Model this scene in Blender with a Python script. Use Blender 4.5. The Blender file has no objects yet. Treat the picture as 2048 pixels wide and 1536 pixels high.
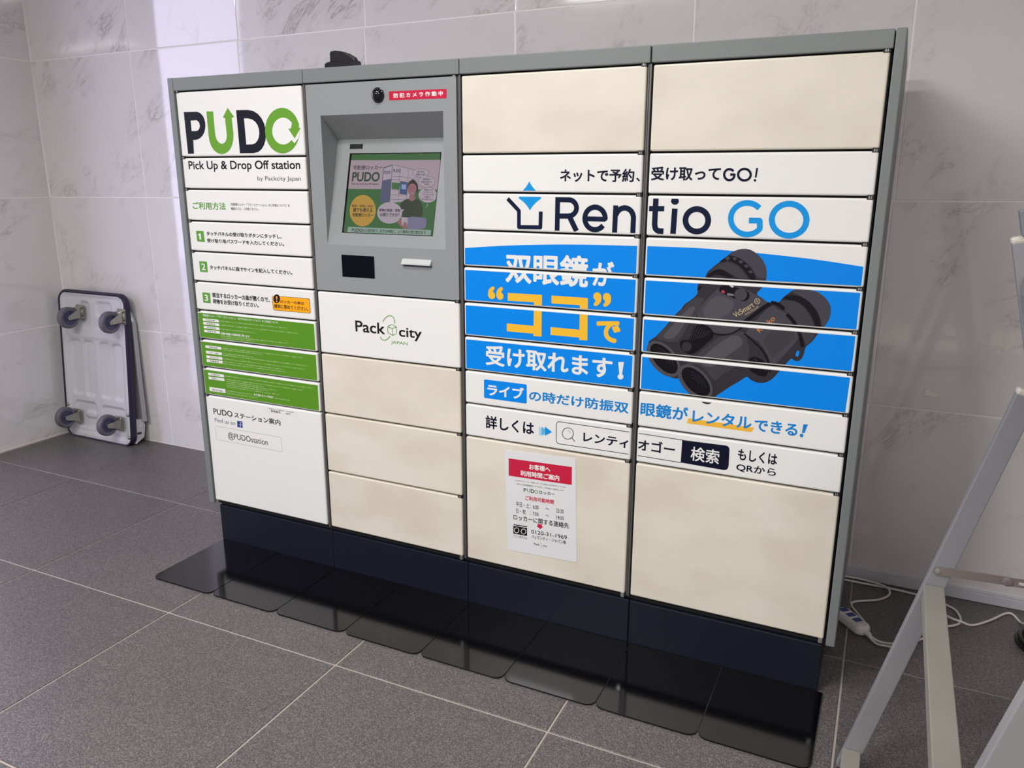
import bpy, bmesh, math, random
from mathutils import Vector, Matrix, Euler
from mathutils.geometry import tessellate_polygon
random.seed(7)
SC = bpy.context.scene
COL = SC.collection

# ------------------------------------------------------------------ camera
cd = bpy.data.cameras.new('camera'); cam = bpy.data.objects.new('camera', cd); COL.objects.link(cam)
cam.location = (2.02773, -1.86042, 1.23507)
cam.rotation_euler = (1.315762, -0.00265, 0.446508)
cd.sensor_width = 36; cd.lens = 36 * 1585.675 / 2048; cd.clip_start = 0.05
SC.camera = cam

# ------------------------------------------------------------------ sky, lamps, exposure
W = bpy.data.worlds.new('daylight_sky'); SC.world = W; W.use_nodes = True
bg = W.node_tree.nodes['Background']
bg.inputs[0].default_value = (0.74, 0.71, 1.0, 1); bg.inputs[1].default_value = 5.8

def area(name, loc, rot, sx, sy, power, color):
    l = bpy.data.lights.new(name, 'AREA'); l.shape = 'RECTANGLE'; l.size = sx; l.size_y = sy
    l.energy = power; l.color = color
    o = bpy.data.objects.new(name, l); COL.objects.link(o); o.location = loc; o.rotation_euler = rot
    return o
area('ceiling_lamp', (0.9, -1.15, 2.585), (0, 0, 0), 1.2, 0.25, 28, (1.0, 0.985, 0.96))
area('ceiling_lamp', (0.2, -2.9, 2.585), (0, 0, 0), 1.2, 0.25, 112, (1.0, 0.985, 0.97))
area('ceiling_lamp', (2.7, -3.2, 2.585), (0, 0, 0), 1.2, 0.25, 84, (1.0, 0.975, 0.95))
SC.view_settings.view_transform = 'Standard'; SC.view_settings.look = 'None'
SC.view_settings.gamma = 1; SC.view_settings.use_curve_mapping = False
SC.view_settings.exposure = -0.2
SC.cycles.use_denoising = True
SC.cycles.max_bounces = 8

# ------------------------------------------------------------------ helpers
def lin(c):
    r = []
    for v in c:
        v /= 255.0
        r.append(v / 12.92 if v <= 0.04045 else ((v + 0.055) / 1.055) ** 2.4)
    return (*r, 1)

MATS = {}
def mat(name, rgb, rough=0.5, metal=0.0, spec=0.5, coat=0.0, vary=0.0, vscale=6.0, bump=0.0, bscale=200.0, emit=0.0):
    if name in MATS: return MATS[name]
    m = bpy.data.materials.new(name); m.use_nodes = True; nt = m.node_tree; N = nt.nodes; Lk = nt.links
    b = N['Principled BSDF']
    c = lin(rgb)
    b.inputs['Base Color'].default_value = c; b.inputs['Roughness'].default_value = rough
    b.inputs['Metallic'].default_value = metal; b.inputs['Specular IOR Level'].default_value = spec
    b.inputs['Coat Weight'].default_value = coat
    tc = N.new('ShaderNodeTexCoord')
    nz = N.new('ShaderNodeTexNoise'); nz.inputs['Scale'].default_value = vscale; nz.inputs['Detail'].default_value = 4
    Lk.new(tc.outputs['Object'], nz.inputs['Vector'])
    mx = N.new('ShaderNodeMix'); mx.data_type = 'RGBA'
    v = max(vary, 0.015)
    mx.inputs[6].default_value = tuple(x * (1 - v) for x in c[:3]) + (1,)
    mx.inputs[7].default_value = tuple(min(1, x * (1 + v)) for x in c[:3]) + (1,)
    Lk.new(nz.outputs['Fac'], mx.inputs[0]); Lk.new(mx.outputs[2], b.inputs['Base Color'])
    if emit > 0:
        Lk.new(mx.outputs[2], b.inputs['Emission Color']); b.inputs['Emission Strength'].default_value = emit
        b.inputs['Base Color'].default_value = (0.02, 0.02, 0.02, 1)
        for l in list(b.inputs['Base Color'].links): Lk.remove(l)
    if bump > 0:
        n2 = N.new('ShaderNodeTexNoise'); n2.inputs['Scale'].default_value = bscale; n2.inputs['Detail'].default_value = 2
        Lk.new(tc.outputs['Object'], n2.inputs['Vector'])
        bp = N.new('ShaderNodeBump'); bp.inputs['Strength'].default_value = bump; bp.inputs['Distance'].default_value = 0.001
        Lk.new(n2.outputs['Fac'], bp.inputs['Height']); Lk.new(bp.outputs['Normal'], b.inputs['Normal'])
    MATS[name] = m
    return m

def node_mat(name):
    m = bpy.data.materials.new(name); m.use_nodes = True; MATS[name] = m
    return m, m.node_tree.nodes, m.node_tree.links, m.node_tree.nodes['Principled BSDF']

def marble_mat():
    m, N, K, b = node_mat('marble_tile')
    tc = N.new('ShaderNodeTexCoord'); oi = N.new('ShaderNodeObjectInfo')
    r0 = N.new('ShaderNodeMapping'); r0.inputs['Rotation'].default_value = (0, math.radians(40), 0)
    rot = N.new('ShaderNodeMapping'); rot.inputs['Scale'].default_value = (1.0, 1.0, 2.6)
    K.new(tc.outputs['Object'], r0.inputs['Vector']); K.new(r0.outputs['Vector'], rot.inputs['Vector'])
    mr = N.new('ShaderNodeMath'); mr.operation = 'MULTIPLY'; mr.inputs[1].default_value = 40
    K.new(oi.outputs['Random'], mr.inputs[0])
    def noise(scale, detail, dist, woff=0.0, vec=None, rough=0.55):
        n = N.new('ShaderNodeTexNoise'); n.noise_dimensions = '4D'
        n.inputs['Scale'].default_value = scale; n.inputs['Detail'].default_value = detail
        n.inputs['Distortion'].default_value = dist; n.inputs['Roughness'].default_value = rough
        ad = N.new('ShaderNodeMath'); ad.operation = 'ADD'; ad.inputs[1].default_value = woff
        K.new(mr.outputs[0], ad.inputs[0]); K.new(ad.outputs[0], n.inputs['W'])
        K.new(vec or rot.outputs['Vector'], n.inputs['Vector'])
        return n.outputs['Fac']
    def math_(op, a, v=None, bb=None):
        n = N.new('ShaderNodeMath'); n.operation = op; K.new(a, n.inputs[0])
        if v is not None: n.inputs[1].default_value = v
        if bb is not None: K.new(bb, n.inputs[1])
        return n.outputs[0]
    def ramp(f, stops):
        r = N.new('ShaderNodeValToRGB'); K.new(f, r.inputs[0]); e = r.color_ramp.elements
        e[0].position, e[0].color = stops[0][0], (stops[0][1],) * 3 + (1,)
        e[1].position, e[1].color = stops[1][0], (stops[1][1],) * 3 + (1,)
        return r.outputs[0]
    v1 = math_('ABSOLUTE', math_('SUBTRACT', noise(1.9, 8, 0.9, rough=0.66), 0.5))
    line = ramp(v1, [(0.0, 1.0), (0.011, 0.0)])
    halo = ramp(v1, [(0.0, 1.0), (0.075, 0.0)])
    mask = ramp(noise(3.4, 3, 0.4, 7.3, tc.outputs['Object']), [(0.49, 0.0), (0.66, 1.0)])
    f1 = math_('MULTIPLY', line, None, mask); f2 = math_('MULTIPLY', halo, None, mask)
    blot = ramp(noise(7, 6, 0.6, 3.1, tc.outputs['Object'], 0.7), [(0.60, 0.0), (0.74, 1.0)])
    def mix(a, col, f, k):
        x = N.new('ShaderNodeMix'); x.data_type = 'RGBA'
        K.new(math_('MULTIPLY', f, k), x.inputs[0])
        if isinstance(a, tuple): x.inputs[6].default_value = a
        else: K.new(a, x.inputs[6])
        x.inputs[7].default_value = col
        return x.outputs[2]
    base = lin((224, 221, 223))
    cl = mix(base, lin((208, 204, 204)), noise(1.6, 3, 0.3, 11.0, tc.outputs['Object']), 0.7)
    cl = mix(cl, lin((178, 166, 168)), blot, 0.5)
    cl = mix(cl, lin((170, 164, 164)), f2, 0.27)
    cl = mix(cl, lin((128, 118, 118)), f1, 0.55)
    K.new(cl, b.inputs['Base Color'])
    b.inputs['Roughness'].default_value = 0.05; b.inputs['Specular IOR Level'].default_value = 0.85
    wv = N.new('ShaderNodeTexNoise'); wv.inputs['Scale'].default_value = 2.2; K.new(tc.outputs['Object'], wv.inputs['Vector'])
    bp = N.new('ShaderNodeBump'); bp.inputs['Strength'].default_value = 0.12; bp.inputs['Distance'].default_value = 0.01
    K.new(wv.outputs['Fac'], bp.inputs['Height']); K.new(bp.outputs['Normal'], b.inputs['Normal'])
    return m

def floor_mat():
    m, N, K, b = node_mat('speckled_floor_tile')
    tc = N.new('ShaderNodeTexCoord'); oi = N.new('ShaderNodeObjectInfo')
    n1 = N.new('ShaderNodeTexNoise'); n1.inputs['Scale'].default_value = 520; n1.inputs['Detail'].default_value = 3; n1.inputs['Roughness'].default_value = 0.7
    n2 = N.new('ShaderNodeTexNoise'); n2.inputs['Scale'].default_value = 3.0; n2.inputs['Detail'].default_value = 4
    K.new(tc.outputs['Object'], n1.inputs['Vector']); K.new(tc.outputs['Object'], n2.inputs['Vector'])
    vo = N.new('ShaderNodeTexVoronoi'); vo.inputs['Scale'].default_value = 520; K.new(tc.outputs['Object'], vo.inputs['Vector'])
    sp = N.new('ShaderNodeSeparateColor'); K.new(vo.outputs['Color'], sp.inputs[0])
    pw = N.new('ShaderNodeMath'); pw.operation = 'POWER'; pw.inputs[1].default_value = 2.2; K.new(sp.outputs[0], pw.inputs[0])
    r = N.new('ShaderNodeValToRGB'); K.new(pw.outputs[0], r.inputs[0]); e = r.color_ramp.elements
    e[0].position, e[0].color = 0.0, lin((73, 70, 70)); e[1].position, e[1].color = 1.0, lin((134, 128, 125))
    mx = N.new('ShaderNodeMix'); mx.data_type = 'RGBA'; mx.blend_type = 'MULTIPLY'; mx.inputs[0].default_value = 1
    K.new(r.outputs[0], mx.inputs[6])
    r2 = N.new('ShaderNodeValToRGB'); K.new(n2.outputs['Fac'], r2.inputs[0]); e = r2.color_ramp.elements
    e[0].position, e[0].color = 0.3, (0.9, 0.9, 0.9, 1); e[1].position, e[1].color = 0.7, (1, 1, 1, 1)
    K.new(r2.outputs[0], mx.inputs[7])
    hs = N.new('ShaderNodeHueSaturation'); mr = N.new('ShaderNodeMapRange'); K.new(oi.outputs['Random'], mr.inputs[0])
    mr.inputs[3].default_value = 0.94; mr.inputs[4].default_value = 1.05
    K.new(mr.outputs[0], hs.inputs['Value']); K.new(mx.outputs[2], hs.inputs['Color']); K.new(hs.outputs[0], b.inputs['Base Color'])
    b.inputs['Roughness'].default_value = 0.42; b.inputs['Specular IOR Level'].default_value = 0.35
    bp = N.new('ShaderNodeBump'); bp.inputs['Strength'].default_value = 0.12; bp.inputs['Distance'].default_value = 0.0008
    K.new(n1.outputs['Fac'], bp.inputs['Height']); K.new(bp.outputs['Normal'], b.inputs['Normal'])
    return m

def cream_mat():
    m, N, K, b = node_mat('stained_cream_paint')
    tc = N.new('ShaderNodeTexCoord'); oi = N.new('ShaderNodeObjectInfo')
    n1 = N.new('ShaderNodeTexNoise'); n1.noise_dimensions = '4D'; n1.inputs['Scale'].default_value = 6; n1.inputs['Detail'].default_value = 7
    mp = N.new('ShaderNodeMapping'); mp.inputs['Scale'].default_value = (0.7, 1, 1.3)
    K.new(tc.outputs['Object'], mp.inputs['Vector'])
    K.new(mp.outputs[0], n1.inputs['Vector']); mm = N.new('ShaderNodeMath'); mm.operation = 'MULTIPLY'; mm.inputs[1].default_value = 30
    K.new(oi.outputs['Random'], mm.inputs[0]); K.new(mm.outputs[0], n1.inputs['W'])
    r = N.new('ShaderNodeValToRGB'); K.new(n1.outputs['Fac'], r.inputs[0]); e = r.color_ramp.elements
    e[0].position, e[0].color = 0.36, lin((218, 209, 193)); e[1].position, e[1].color = 0.62, lin((230, 223, 209))
    x = r.color_ramp.elements.new(0.48); x.color = lin((224, 217, 202))
    K.new(r.outputs[0], b.inputs['Base Color']); b.inputs['Roughness'].default_value = 0.32
    return m

def mat_plate():
    m, N, K, b = node_mat('glossy_black_steel')
    tc = N.new('ShaderNodeTexCoord')
    v = N.new('ShaderNodeTexVoronoi'); v.inputs['Scale'].default_value = 34
    K.new(tc.outputs['Object'], v.inputs['Vector'])
    r = N.new('ShaderNodeValToRGB'); K.new(v.outputs['Distance'], r.inputs[0]); e = r.color_ramp.elements
    e[0].position, e[0].color = 0.028, (1, 1, 1, 1); e[1].position, e[1].color = 0.04, (0, 0, 0, 1)
    n = N.new('ShaderNodeTexNoise'); n.inputs['Scale'].default_value = 9; K.new(tc.outputs['Object'], n.inputs['Vector'])
    r2 = N.new('ShaderNodeValToRGB'); K.new(n.outputs['Fac'], r2.inputs[0]); r2.color_ramp.elements[0].position = 0.56; r2.color_ramp.elements[1].position = 0.66
    mu = N.new('ShaderNodeMath'); mu.operation = 'MULTIPLY'; K.new(r.outputs[0], mu.inputs[0]); K.new(r2.outputs[0], mu.inputs[1])
    mx = N.new('ShaderNodeMix'); mx.data_type = 'RGBA'; K.new(mu.outputs[0], mx.inputs[0])
    mx.inputs[6].default_value = lin((9, 9, 14)); mx.inputs[7].default_value = lin((120, 116, 110))
    K.new(mx.outputs[2], b.inputs['Base Color']); b.inputs['Roughness'].default_value = 0.10
    b.inputs['Specular IOR Level'].default_value = 0.5
    return m

def empty(name, loc=(0, 0, 0), rz=0):
    o = bpy.data.objects.new(name, None); COL.objects.link(o); o.location = loc; o.rotation_euler = (0, 0, rz)
    o.empty_display_size = 0.05
    return o
def tag(o, label=None, cat=None, group=None, kind=None):
    if label: o['label'] = label
    if cat: o['category'] = cat
    if group: o['group'] = group
    if kind: o['kind'] = kind
    return o
def link_mesh(name, me, parent=None, loc=(0, 0, 0), rot=(0, 0, 0)):
    o = bpy.data.objects.new(name, me); COL.objects.link(o); o.location = loc; o.rotation_euler = rot
    if parent: o.parent = parent
    return o
def pyd(name, vs, fs, m, parent=None, mi=None, smooth=False, loc=(0, 0, 0), rot=(0, 0, 0)):
    me = bpy.data.meshes.new(name); me.from_pydata([tuple(v) for v in vs], [], fs)
    for mm in (m if isinstance(m, (list, tuple)) else [m]): me.materials.append(mm)
    if mi: me.polygons.foreach_set('material_index', mi)
    if smooth: me.polygons.foreach_set('use_smooth', [True] * len(fs))
    me.update()
    return link_mesh(name, me, parent, loc, rot)

class B:
    """collects shapes in one bmesh, linked as ONE object by done()"""
    def __init__(s): s.bm = bmesh.new(); s.mi = 0
    def _m(s, faces):
        for f in faces: f.material_index = s.mi
    def box(s, x0, x1, y0, y1, z0, z1, bev=0.0, seg=2, M=None):
        vs = [s.bm.verts.new((x, y, z)) for x in (x0, x1) for y in (y0, y1) for z in (z0, z1)]
        F = [(0, 1, 3, 2), (4, 6, 7, 5), (0, 4, 5, 1), (2, 3, 7, 6), (0, 2, 6, 4), (1, 5, 7, 3)]
        fs = [s.bm.faces.new([vs[i] for i in f]) for f in F]
        s._m(fs)
        if bev > 0:
            es = list({e for f in fs for e in f.edges})
            r = bmesh.ops.bevel(s.bm, geom=es, offset=bev, segments=seg, profile=0.5, affect='EDGES', material=-1)
            s._m(r['faces'])
            vs = list({v for f in fs if f.is_valid for v in f.verts} | {v for f in r['faces'] for v in f.verts})
        if M is not None:
            bmesh.ops.transform(s.bm, matrix=M, verts=vs)
        return vs
    def prism(s, pts, axis, a0, a1, bev=0.0):
        """pts: 2D outline; axis 0/1/2 = extrusion axis between a0 and a1"""
        def P(p, a):
            if axis == 0: return (a, p[0], p[1])
            if axis == 1: return (p[0], a, p[1])
            return (p[0], p[1], a)
        A = [s.bm.verts.new(P(p, a0)) for p in pts]; Bv = [s.bm.verts.new(P(p, a1)) for p in pts]
        n = len(pts); fs = [s.bm.faces.new(A), s.bm.faces.new(Bv[::-1])]
        for i in range(n): fs.append(s.bm.faces.new((A[i], Bv[i], Bv[(i + 1) % n], A[(i + 1) % n])))
        s._m(fs)
        if bev > 0:
            es = list(fs[0].edges) + list(fs[1].edges)
            r = bmesh.ops.bevel(s.bm, geom=es, offset=bev, segments=2, profile=0.5, affect='EDGES', material=-1); s._m(r['faces'])
        return A + Bv
    def lathe(s, prof, n, M, cap=True):
        """prof: (radius, height) pairs about local z"""
        rings = []
        for r, h in prof:
            rings.append([s.bm.verts.new(M @ Vector((r * math.cos(2 * math.pi * i / n), r * math.sin(2 * math.pi * i / n), h))) for i in range(n)])
        fs = []
        for a, b in zip(rings, rings[1:]):
            for i in range(n): fs.append(s.bm.faces.new((a[i], a[(i + 1) % n], b[(i + 1) % n], b[i])))
        if cap: fs.append(s.bm.faces.new(rings[0][::-1])); fs.append(s.bm.faces.new(rings[-1]))
        for f in fs: f.smooth = True
        s._m(fs)
    def tube(s, pts, r, n=8, sub=6, flat=1.0, smooth=True):
        P = [Vector(p) for p in pts]
        if sub > 1:
            o = []
            for i in range(len(P) - 1):
                a = P[max(i - 1, 0)]; b = P[i]; c = P[i + 1]; d = P[min(i + 2, len(P) - 1)]
                for k in range(sub):
                    t = k / sub
                    o.append(0.5 * ((2 * b) + (c - a) * t + (2 * a - 5 * b + 4 * c - d) * t * t + (3 * b - 3 * c + d - a) * t ** 3))
            o.append(P[-1]); P = o
        rings = []; up = Vector((0, 0, 1))
        for i, p in enumerate(P):
            t = (P[min(i + 1, len(P) - 1)] - P[max(i - 1, 0)]).normalized()
            sd = t.cross(up)
            if sd.length < 1e-3: sd = Vector((1, 0, 0))
            sd.normalize(); u = sd.cross(t)
            rings.append([s.bm.verts.new(p + sd * math.cos(2 * math.pi * k / n) * r + u * math.sin(2 * math.pi * k / n) * r * flat) for k in range(n)])
        fs = []
        for a, b in zip(rings, rings[1:]):
            for k in range(n): fs.append(s.bm.faces.new((a[k], a[(k + 1) % n], b[(k + 1) % n], b[k])))
        fs.append(s.bm.faces.new(rings[0][::-1])); fs.append(s.bm.faces.new(rings[-1]))
        for f in fs: f.smooth = smooth
        s._m(fs)
    def mesh(s, name, m):
        bmesh.ops.recalc_face_normals(s.bm, faces=s.bm.faces)
        me = bpy.data.meshes.new(name); s.bm.to_mesh(me); s.bm.free()
        fl = [p.use_smooth for p in me.polygons]
        if any(fl): me.set_sharp_from_angle(angle=math.radians(50)); me.polygons.foreach_set('use_smooth', fl)
        for mm in (m if isinstance(m, (list, tuple)) else [m]): me.materials.append(mm)
        return me
    def done(s, name, m, parent=None, loc=(0, 0, 0), rot=(0, 0, 0)):
        return link_mesh(name, s.mesh(name, m), parent, loc, rot)

def copy_tree(o, parent=None):
    c = o.copy(); COL.objects.link(c)
    if parent: c.parent = parent
    for ch in list(o.children): copy_tree(ch, c)
    return c

# ------------------------------------------------------------------ printed artwork (metres x 10000 on the locker front, the notice, the screen)
FRONT = [
 ['G','logoblack',[303,14244,837,14237,943,14208,1026,14157,1087,14088,1126,14005,1143,13914,1138,13819,1112,13724,1064,13635,996,13555,906,13491,796,13445,665,13425,587,13426,566,13023,316,13021],2,'logo'],
 ['G','white',[559,13989,785,13992,828,13979,862,13959,888,13933,904,13902,913,13867,913,13832,905,13797,889,13764,865,13734,833,13709,792,13691,744,13682,557,13686],3,'logo'],
 ['G','green',[1230,14234,1499,14225,1501,13635,1507,13542,1529,13463,1563,13399,1607,13351,1658,13318,1713,13301,1769,13300,1823,13315,1872,13346,1914,13393,1945,13456,1963,13537,1946,14023,1862,14043,2083,14304,2310,14044,2210,14025,2226,13576,2199,13404,2141,13262,2057,13150,1955,13069,1839,13019,1718,13000,1596,13013,1482,13057,1382,13133,1302,13241,1250,13380,1232,13550],2,'logo'],
 ['G','logoblack',[2404,14233,2841,14227,3052,14190,3218,14108,3341,13991,3423,13850,3465,13693,3469,13532,3436,13376,3367,13237,3263,13123,3125,13046,2953,13018,2420,13019],2,'logo'],
 ['G','white',[2685,13994,2846,13990,3001,13953,3113,13881,3186,13786,3222,13676,3222,13561,3191,13453,3128,13360,3037,13294,2919,13265,2696,13264],3,'logo'],
 ['G','green',[4706,13626,4694,13530,4667,13435,4626,13346,4572,13262,4505,13187,4428,13123,4342,13071,4249,13032,4152,13008,4052,12999,3953,13005,3857,13027,3767,13064,3684,13115,3610,13179,3549,13254,3501,13338,3467,13430,3449,13526,3447,13624,3461,13723,3490,13818,3533,13909,3590,13992,3659,14065,3739,14128,3826,14178,3919,14214,4016,14235,4114,14242,4211,14234,4305,14210,4393,14173,4473,14122,4544,14059,4604,13986,4650,13904,4684,13815,4702,13722],4,'logo'],
 ['G','white',[4514,13612,4506,13555,4489,13500,4463,13447,4429,13398,4386,13354,4337,13316,4282,13286,4223,13263,4161,13249,4098,13244,4036,13248,3975,13261,3917,13283,3865,13313,3819,13350,3780,13394,3749,13443,3727,13497,3716,13553,3714,13611,3722,13669,3740,13725,3767,13778,3803,13827,3846,13871,3896,13908,3951,13937,4010,13959,4072,13972,4135,13976,4197,13971,4257,13958,4313,13936,4364,13906,4410,13869,4448,13825,4478,13777,4499,13724,4511,13669],5,'logo'],
 ['G','white',[4347,13704,4693,13739,4704,13599,4683,13486,4639,13423,4517,13319,4367,13483,4262,13579],6,'logo'],
 ['G','green',[4310,13675,4750,13683,4518,13400],7,'logo'],
 ['G','white',[4384,13483,4509,13357,4643,13474,4673,13427,4502,13268,4324,13441],8,'logo'],
 ['G','green',[4452,13808,4700,13822,4682,13671,4400,13665],7,'logo'],
 ['T','L','Pick Up & Drop Off station','ink',[289,12566,4653,12812],0.02,3,'lettering'],
 ['T','L','by Packcity Japan','inkgrey',[3023,12243,4645,12366],0,3,'lettering'],
 ['T','J','ご利用方法','green2',[303,11357,1676,11584],0.022,3,'lettering'],
 ['T','J','［宅配便ロッカー「プドーステーション」のご利用について］を','ink',[1882,11492,4169,11574],0.01,3,'lettering'],
 ['T','J','確認のうえ、ご利用ください。','ink',[1882,11366,2983,11445],0.01,3,'lettering'],
 ['G','green2',[336,10693,653,10692,676,10354,344,10365],1,'print'],
 ['G','white',[457,10427,458,10563,407,10546,407,10584,488,10617,531,10618,527,10426],3,'print'],
 ['T','J','タッチパネルの受け取りボタンにタッチし、','ink',[775,10562,3792,10691],0.032,3,'lettering'],
 ['T','J','受け取り用パスワードを入力してください。','ink',[774,10346,3863,10470],0.032,3,'lettering'],
 ['G','green2',[346,9740,681,9743,680,9404,345,9406],1,'print'],
 ['T','L','2','white',[422,9471,602,9678],0.02,3,'lettering'],
 ['T','J','タッチパネルに指でサインを記入してください。','ink',[784,9506,4101,9642],0.032,3,'lettering'],
 ['G','green2',[349,8753,692,8749,677,8412,356,8421],1,'print'],
 ['T','L','3','white',[431,8483,587,8687],0.02,3,'lettering'],
 ['T','J','該当するロッカーの扉が開くので、','ink',[783,8613,3139,8780],0.032,3,'lettering'],
 ['T','J','荷物をお受け取りください。','ink',[775,8417,2685,8568],0.032,3,'lettering'],
 ['G','ink',[3243,8778,3248,8799,3262,8815,3283,8827,3309,8831,4634,8841,4659,8837,4680,8826,4694,8810,4699,8790,4701,8437,4696,8417,4682,8400,4662,8389,4637,8385,3322,8383,3296,8388,3274,8399,3259,8416,3253,8436],1,'print'],
 ['G','orange',[3258,8774,3262,8793,3275,8808,3294,8818,3317,8822,4624,8828,4647,8825,4666,8815,4678,8800,4683,8782,4684,8443,4680,8425,4667,8410,4649,8400,4626,8396,3333,8397,3309,8400,3289,8411,3275,8426,3270,8445],2,'print'],
 ['G','ink',[3559,8756,3556,8734,3549,8713,3539,8693,3527,8673,3512,8656,3495,8641,3476,8629,3456,8619,3435,8613,3414,8609,3394,8610,3374,8613,3355,8620,3339,8630,3324,8643,3312,8659,3303,8677,3297,8696,3294,8717,3294,8738,3298,8760,3305,8781,3315,8802,3327,8821,3342,8838,3360,8853,3378,8865,3398,8875,3419,8881,3440,8884,3460,8884,3480,8880,3498,8873,3515,8863,3530,8850,3541,8835,3551,8817,3557,8798,3560,8777],3,'print'],
 ['G','orange',[3400,8822,3462,8823,3439,8714,3409,8715],4,'print'],
 ['G','orange',[3451,8670,3450,8665,3448,8661,3446,8657,3444,8654,3441,8650,3437,8647,3433,8645,3429,8643,3425,8642,3420,8641,3416,8641,3412,8642,3408,8643,3405,8645,3401,8647,3399,8650,3397,8654,3396,8658,3395,8662,3395,8666,3396,8670,3397,8674,3399,8678,3402,8682,3405,8685,3408,8688,3412,8690,3417,8692,3421,8694,3425,8694,3430,8694,3434,8693,3438,8692,3441,8690,3444,8688,3447,8685,3449,8681,3450,8678,3451,8674],4,'print'],
 ['T','J','ロッカーの扉は','ink',[3568,8625,4471,8725],0.022,4,'lettering'],
 ['T','J','確実に閉めてください。','ink',[3307,8457,4619,8582],0.022,4,'lettering'],
 ['T','J','宅配便ロッカー「プドーステーション」（以下PUDOステーション）のご利用について','white',[273,7969,3402,8041],0.015,3,'lettering'],
 ['G','white',[262,7901,950,7904,960,7821,268,7817],3,'print'],
 ['T','J','利用対象','ink',[406,7837,792,7879],0.015,4,'lettering'],
 ['G','white',[263,7781,959,7780,969,7700,270,7699],3,'print'],
 ['T','J','利用料金','ink',[409,7716,799,7758],0.015,4,'lettering'],
 ['G','white',[267,7655,953,7650,964,7572,274,7576],3,'print'],
 ['T','J','利用時間','ink',[411,7591,796,7631],0.015,4,'lettering'],
 ['G','white',[268,7529,955,7530,966,7449,275,7447],3,'print'],
 ['T','J','休業日等','ink',[412,7466,798,7507],0.015,4,'lettering'],
 ['T','J','お客様が宅配便ロッカーをご利用になる際は本規約の内容をご確認いただき同意のうえご利用ください','palegreen',[976,7848,3790,7882],0.01,3,'lettering'],
 ['T','J','お荷物のお受け取りには事前に通知されたパスワードが必要となりますのでお手元にご用意ください','palegreen',[1011,7721,4173,7755],0.01,3,'lettering'],
 ['T','J','お受け取りの期限を過ぎた場合は宅配会社の営業所へお問い合わせください','palegreen',[996,7590,2454,7623],0.01,3,'lettering'],
 ['T','J','店舗や施設の営業時間に準じます','white',[998,7430,2214,7508],0.02,3,'lettering'],
 ['T','J','お客様が宅配便ロッカーをご利用になる際は本規約の内容をご確認いただき同意のうえご利用ください','palegreen',[985,7371,3748,7406],0.01,3,'lettering'],
 ['T','J','お受け取りの期限を過ぎた場合は宅配会社の営業所へお問い合わせください','palegreen',[980,7314,2424,7348],0.01,3,'lettering'],
 ['G','white',[260,7009,953,7012,963,6925,266,6921],3,'print'],
 ['T','J','保管期間','ink',[405,6941,794,6986],0.015,4,'lettering'],
 ['G','white',[261,6829,955,6831,965,6738,267,6735],3,'print'],
 ['T','J','パスワード通知','ink',[406,6756,795,6804],0.015,4,'lettering'],
 ['G','white',[258,6671,957,6675,967,6588,264,6583],3,'print'],
 ['T','J','お問い合わせ先','ink',[404,6603,796,6648],0.015,4,'lettering'],
 ['G','white',[252,6539,956,6550,965,6463,258,6450],3,'print'],
 ['T','J','免責事項','ink',[399,6475,794,6521],0.015,4,'lettering'],
 ['T','J','お荷物のお受け取りには事前に通知されたパスワードが必要となりますのでお手元にご用意ください','palegreen',[1023,6970,4322,7003],0.01,3,'lettering'],
 ['T','J','お受け取りの期限を過ぎた場合は宅配会社の営業所へお問い合わせください','palegreen',[1017,6913,2703,6947],0.01,3,'lettering'],
 ['T','J','お受け取りの期限を過ぎた場合は宅配会社の営業所へお問い合わせください','palegreen',[1018,6792,2323,6826],0.01,3,'lettering'],
 ['T','J','お客様が宅配便ロッカーをご利用になる際は本規約の内容をご確認いただき同意のうえご利用ください','palegreen',[1012,6731,4468,6765],0.01,3,'lettering'],
 ['T','J','お荷物のお受け取りには事前に通知されたパスワードが必要となりますのでお手元にご用意ください','palegreen',[998,6613,4323,6646],0.01,3,'lettering'],
 ['T','J','お客様が宅配便ロッカーをご利用になる際は本規約の内容をご確認いただき同意のうえご利用ください','palegreen',[1003,6517,3502,6551],0.01,3,'lettering'],
 ['T','J','お荷物のお受け取りには事前に通知されたパスワードが必要となりますのでお手元にご用意ください','palegreen',[994,6446,3620,6480],0.01,3,'lettering'],
 ['G','white',[264,6089,962,6093,972,6005,270,5999],3,'print'],
 ['T','J','個人情報の取扱い','ink',[410,6020,802,6066],0.015,4,'lettering'],
 ['G','white',[265,5956,961,5964,971,5876,271,5866],3,'print'],
 ['T','J','利用規約について','ink',[410,5889,801,5935],0.015,4,'lettering'],
 ['T','J','お客様が宅配便ロッカーをご利用になる際は本規約の内容をご確認いただき同意のうえご利用ください','palegreen',[1013,6038,4611,6072],0.01,3,'lettering'],
 ['T','J','お荷物のお受け取りには事前に通知されたパスワードが必要となりますのでお手元にご用意ください','palegreen',[1051,5928,4208,5964],0.01,3,'lettering'],
 ['T','J','お受け取りの期限を過ぎた場合は宅配会社の営業所へお問い合わせください','palegreen',[1043,5860,2632,5895],0.01,3,'lettering'],
 ['T','J','お客様が宅配便ロッカーをご利用になる際は本規約の内容をご確認いただき同意のうえご利用ください','palegreen',[1036,5800,3138,5836],0.01,3,'lettering'],
 ['T','J','お受け取りの期限を過ぎた場合は宅配会社の営業所へお問い合わせください','palegreen',[1046,5739,2797,5774],0.01,3,'lettering'],
 ['T','J','お荷物のお受け取りには事前に通知されたパスワードが必要となりますのでお手元にご用意ください','palegreen',[1038,5674,3269,5709],0.01,3,'lettering'],
 ['G','white',[261,5597,962,5605,970,5468,264,5458],3,'print'],
 ['T','J','お問い合わせ窓口','ink',[378,5481,846,5556],0.015,4,'lettering'],
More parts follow.
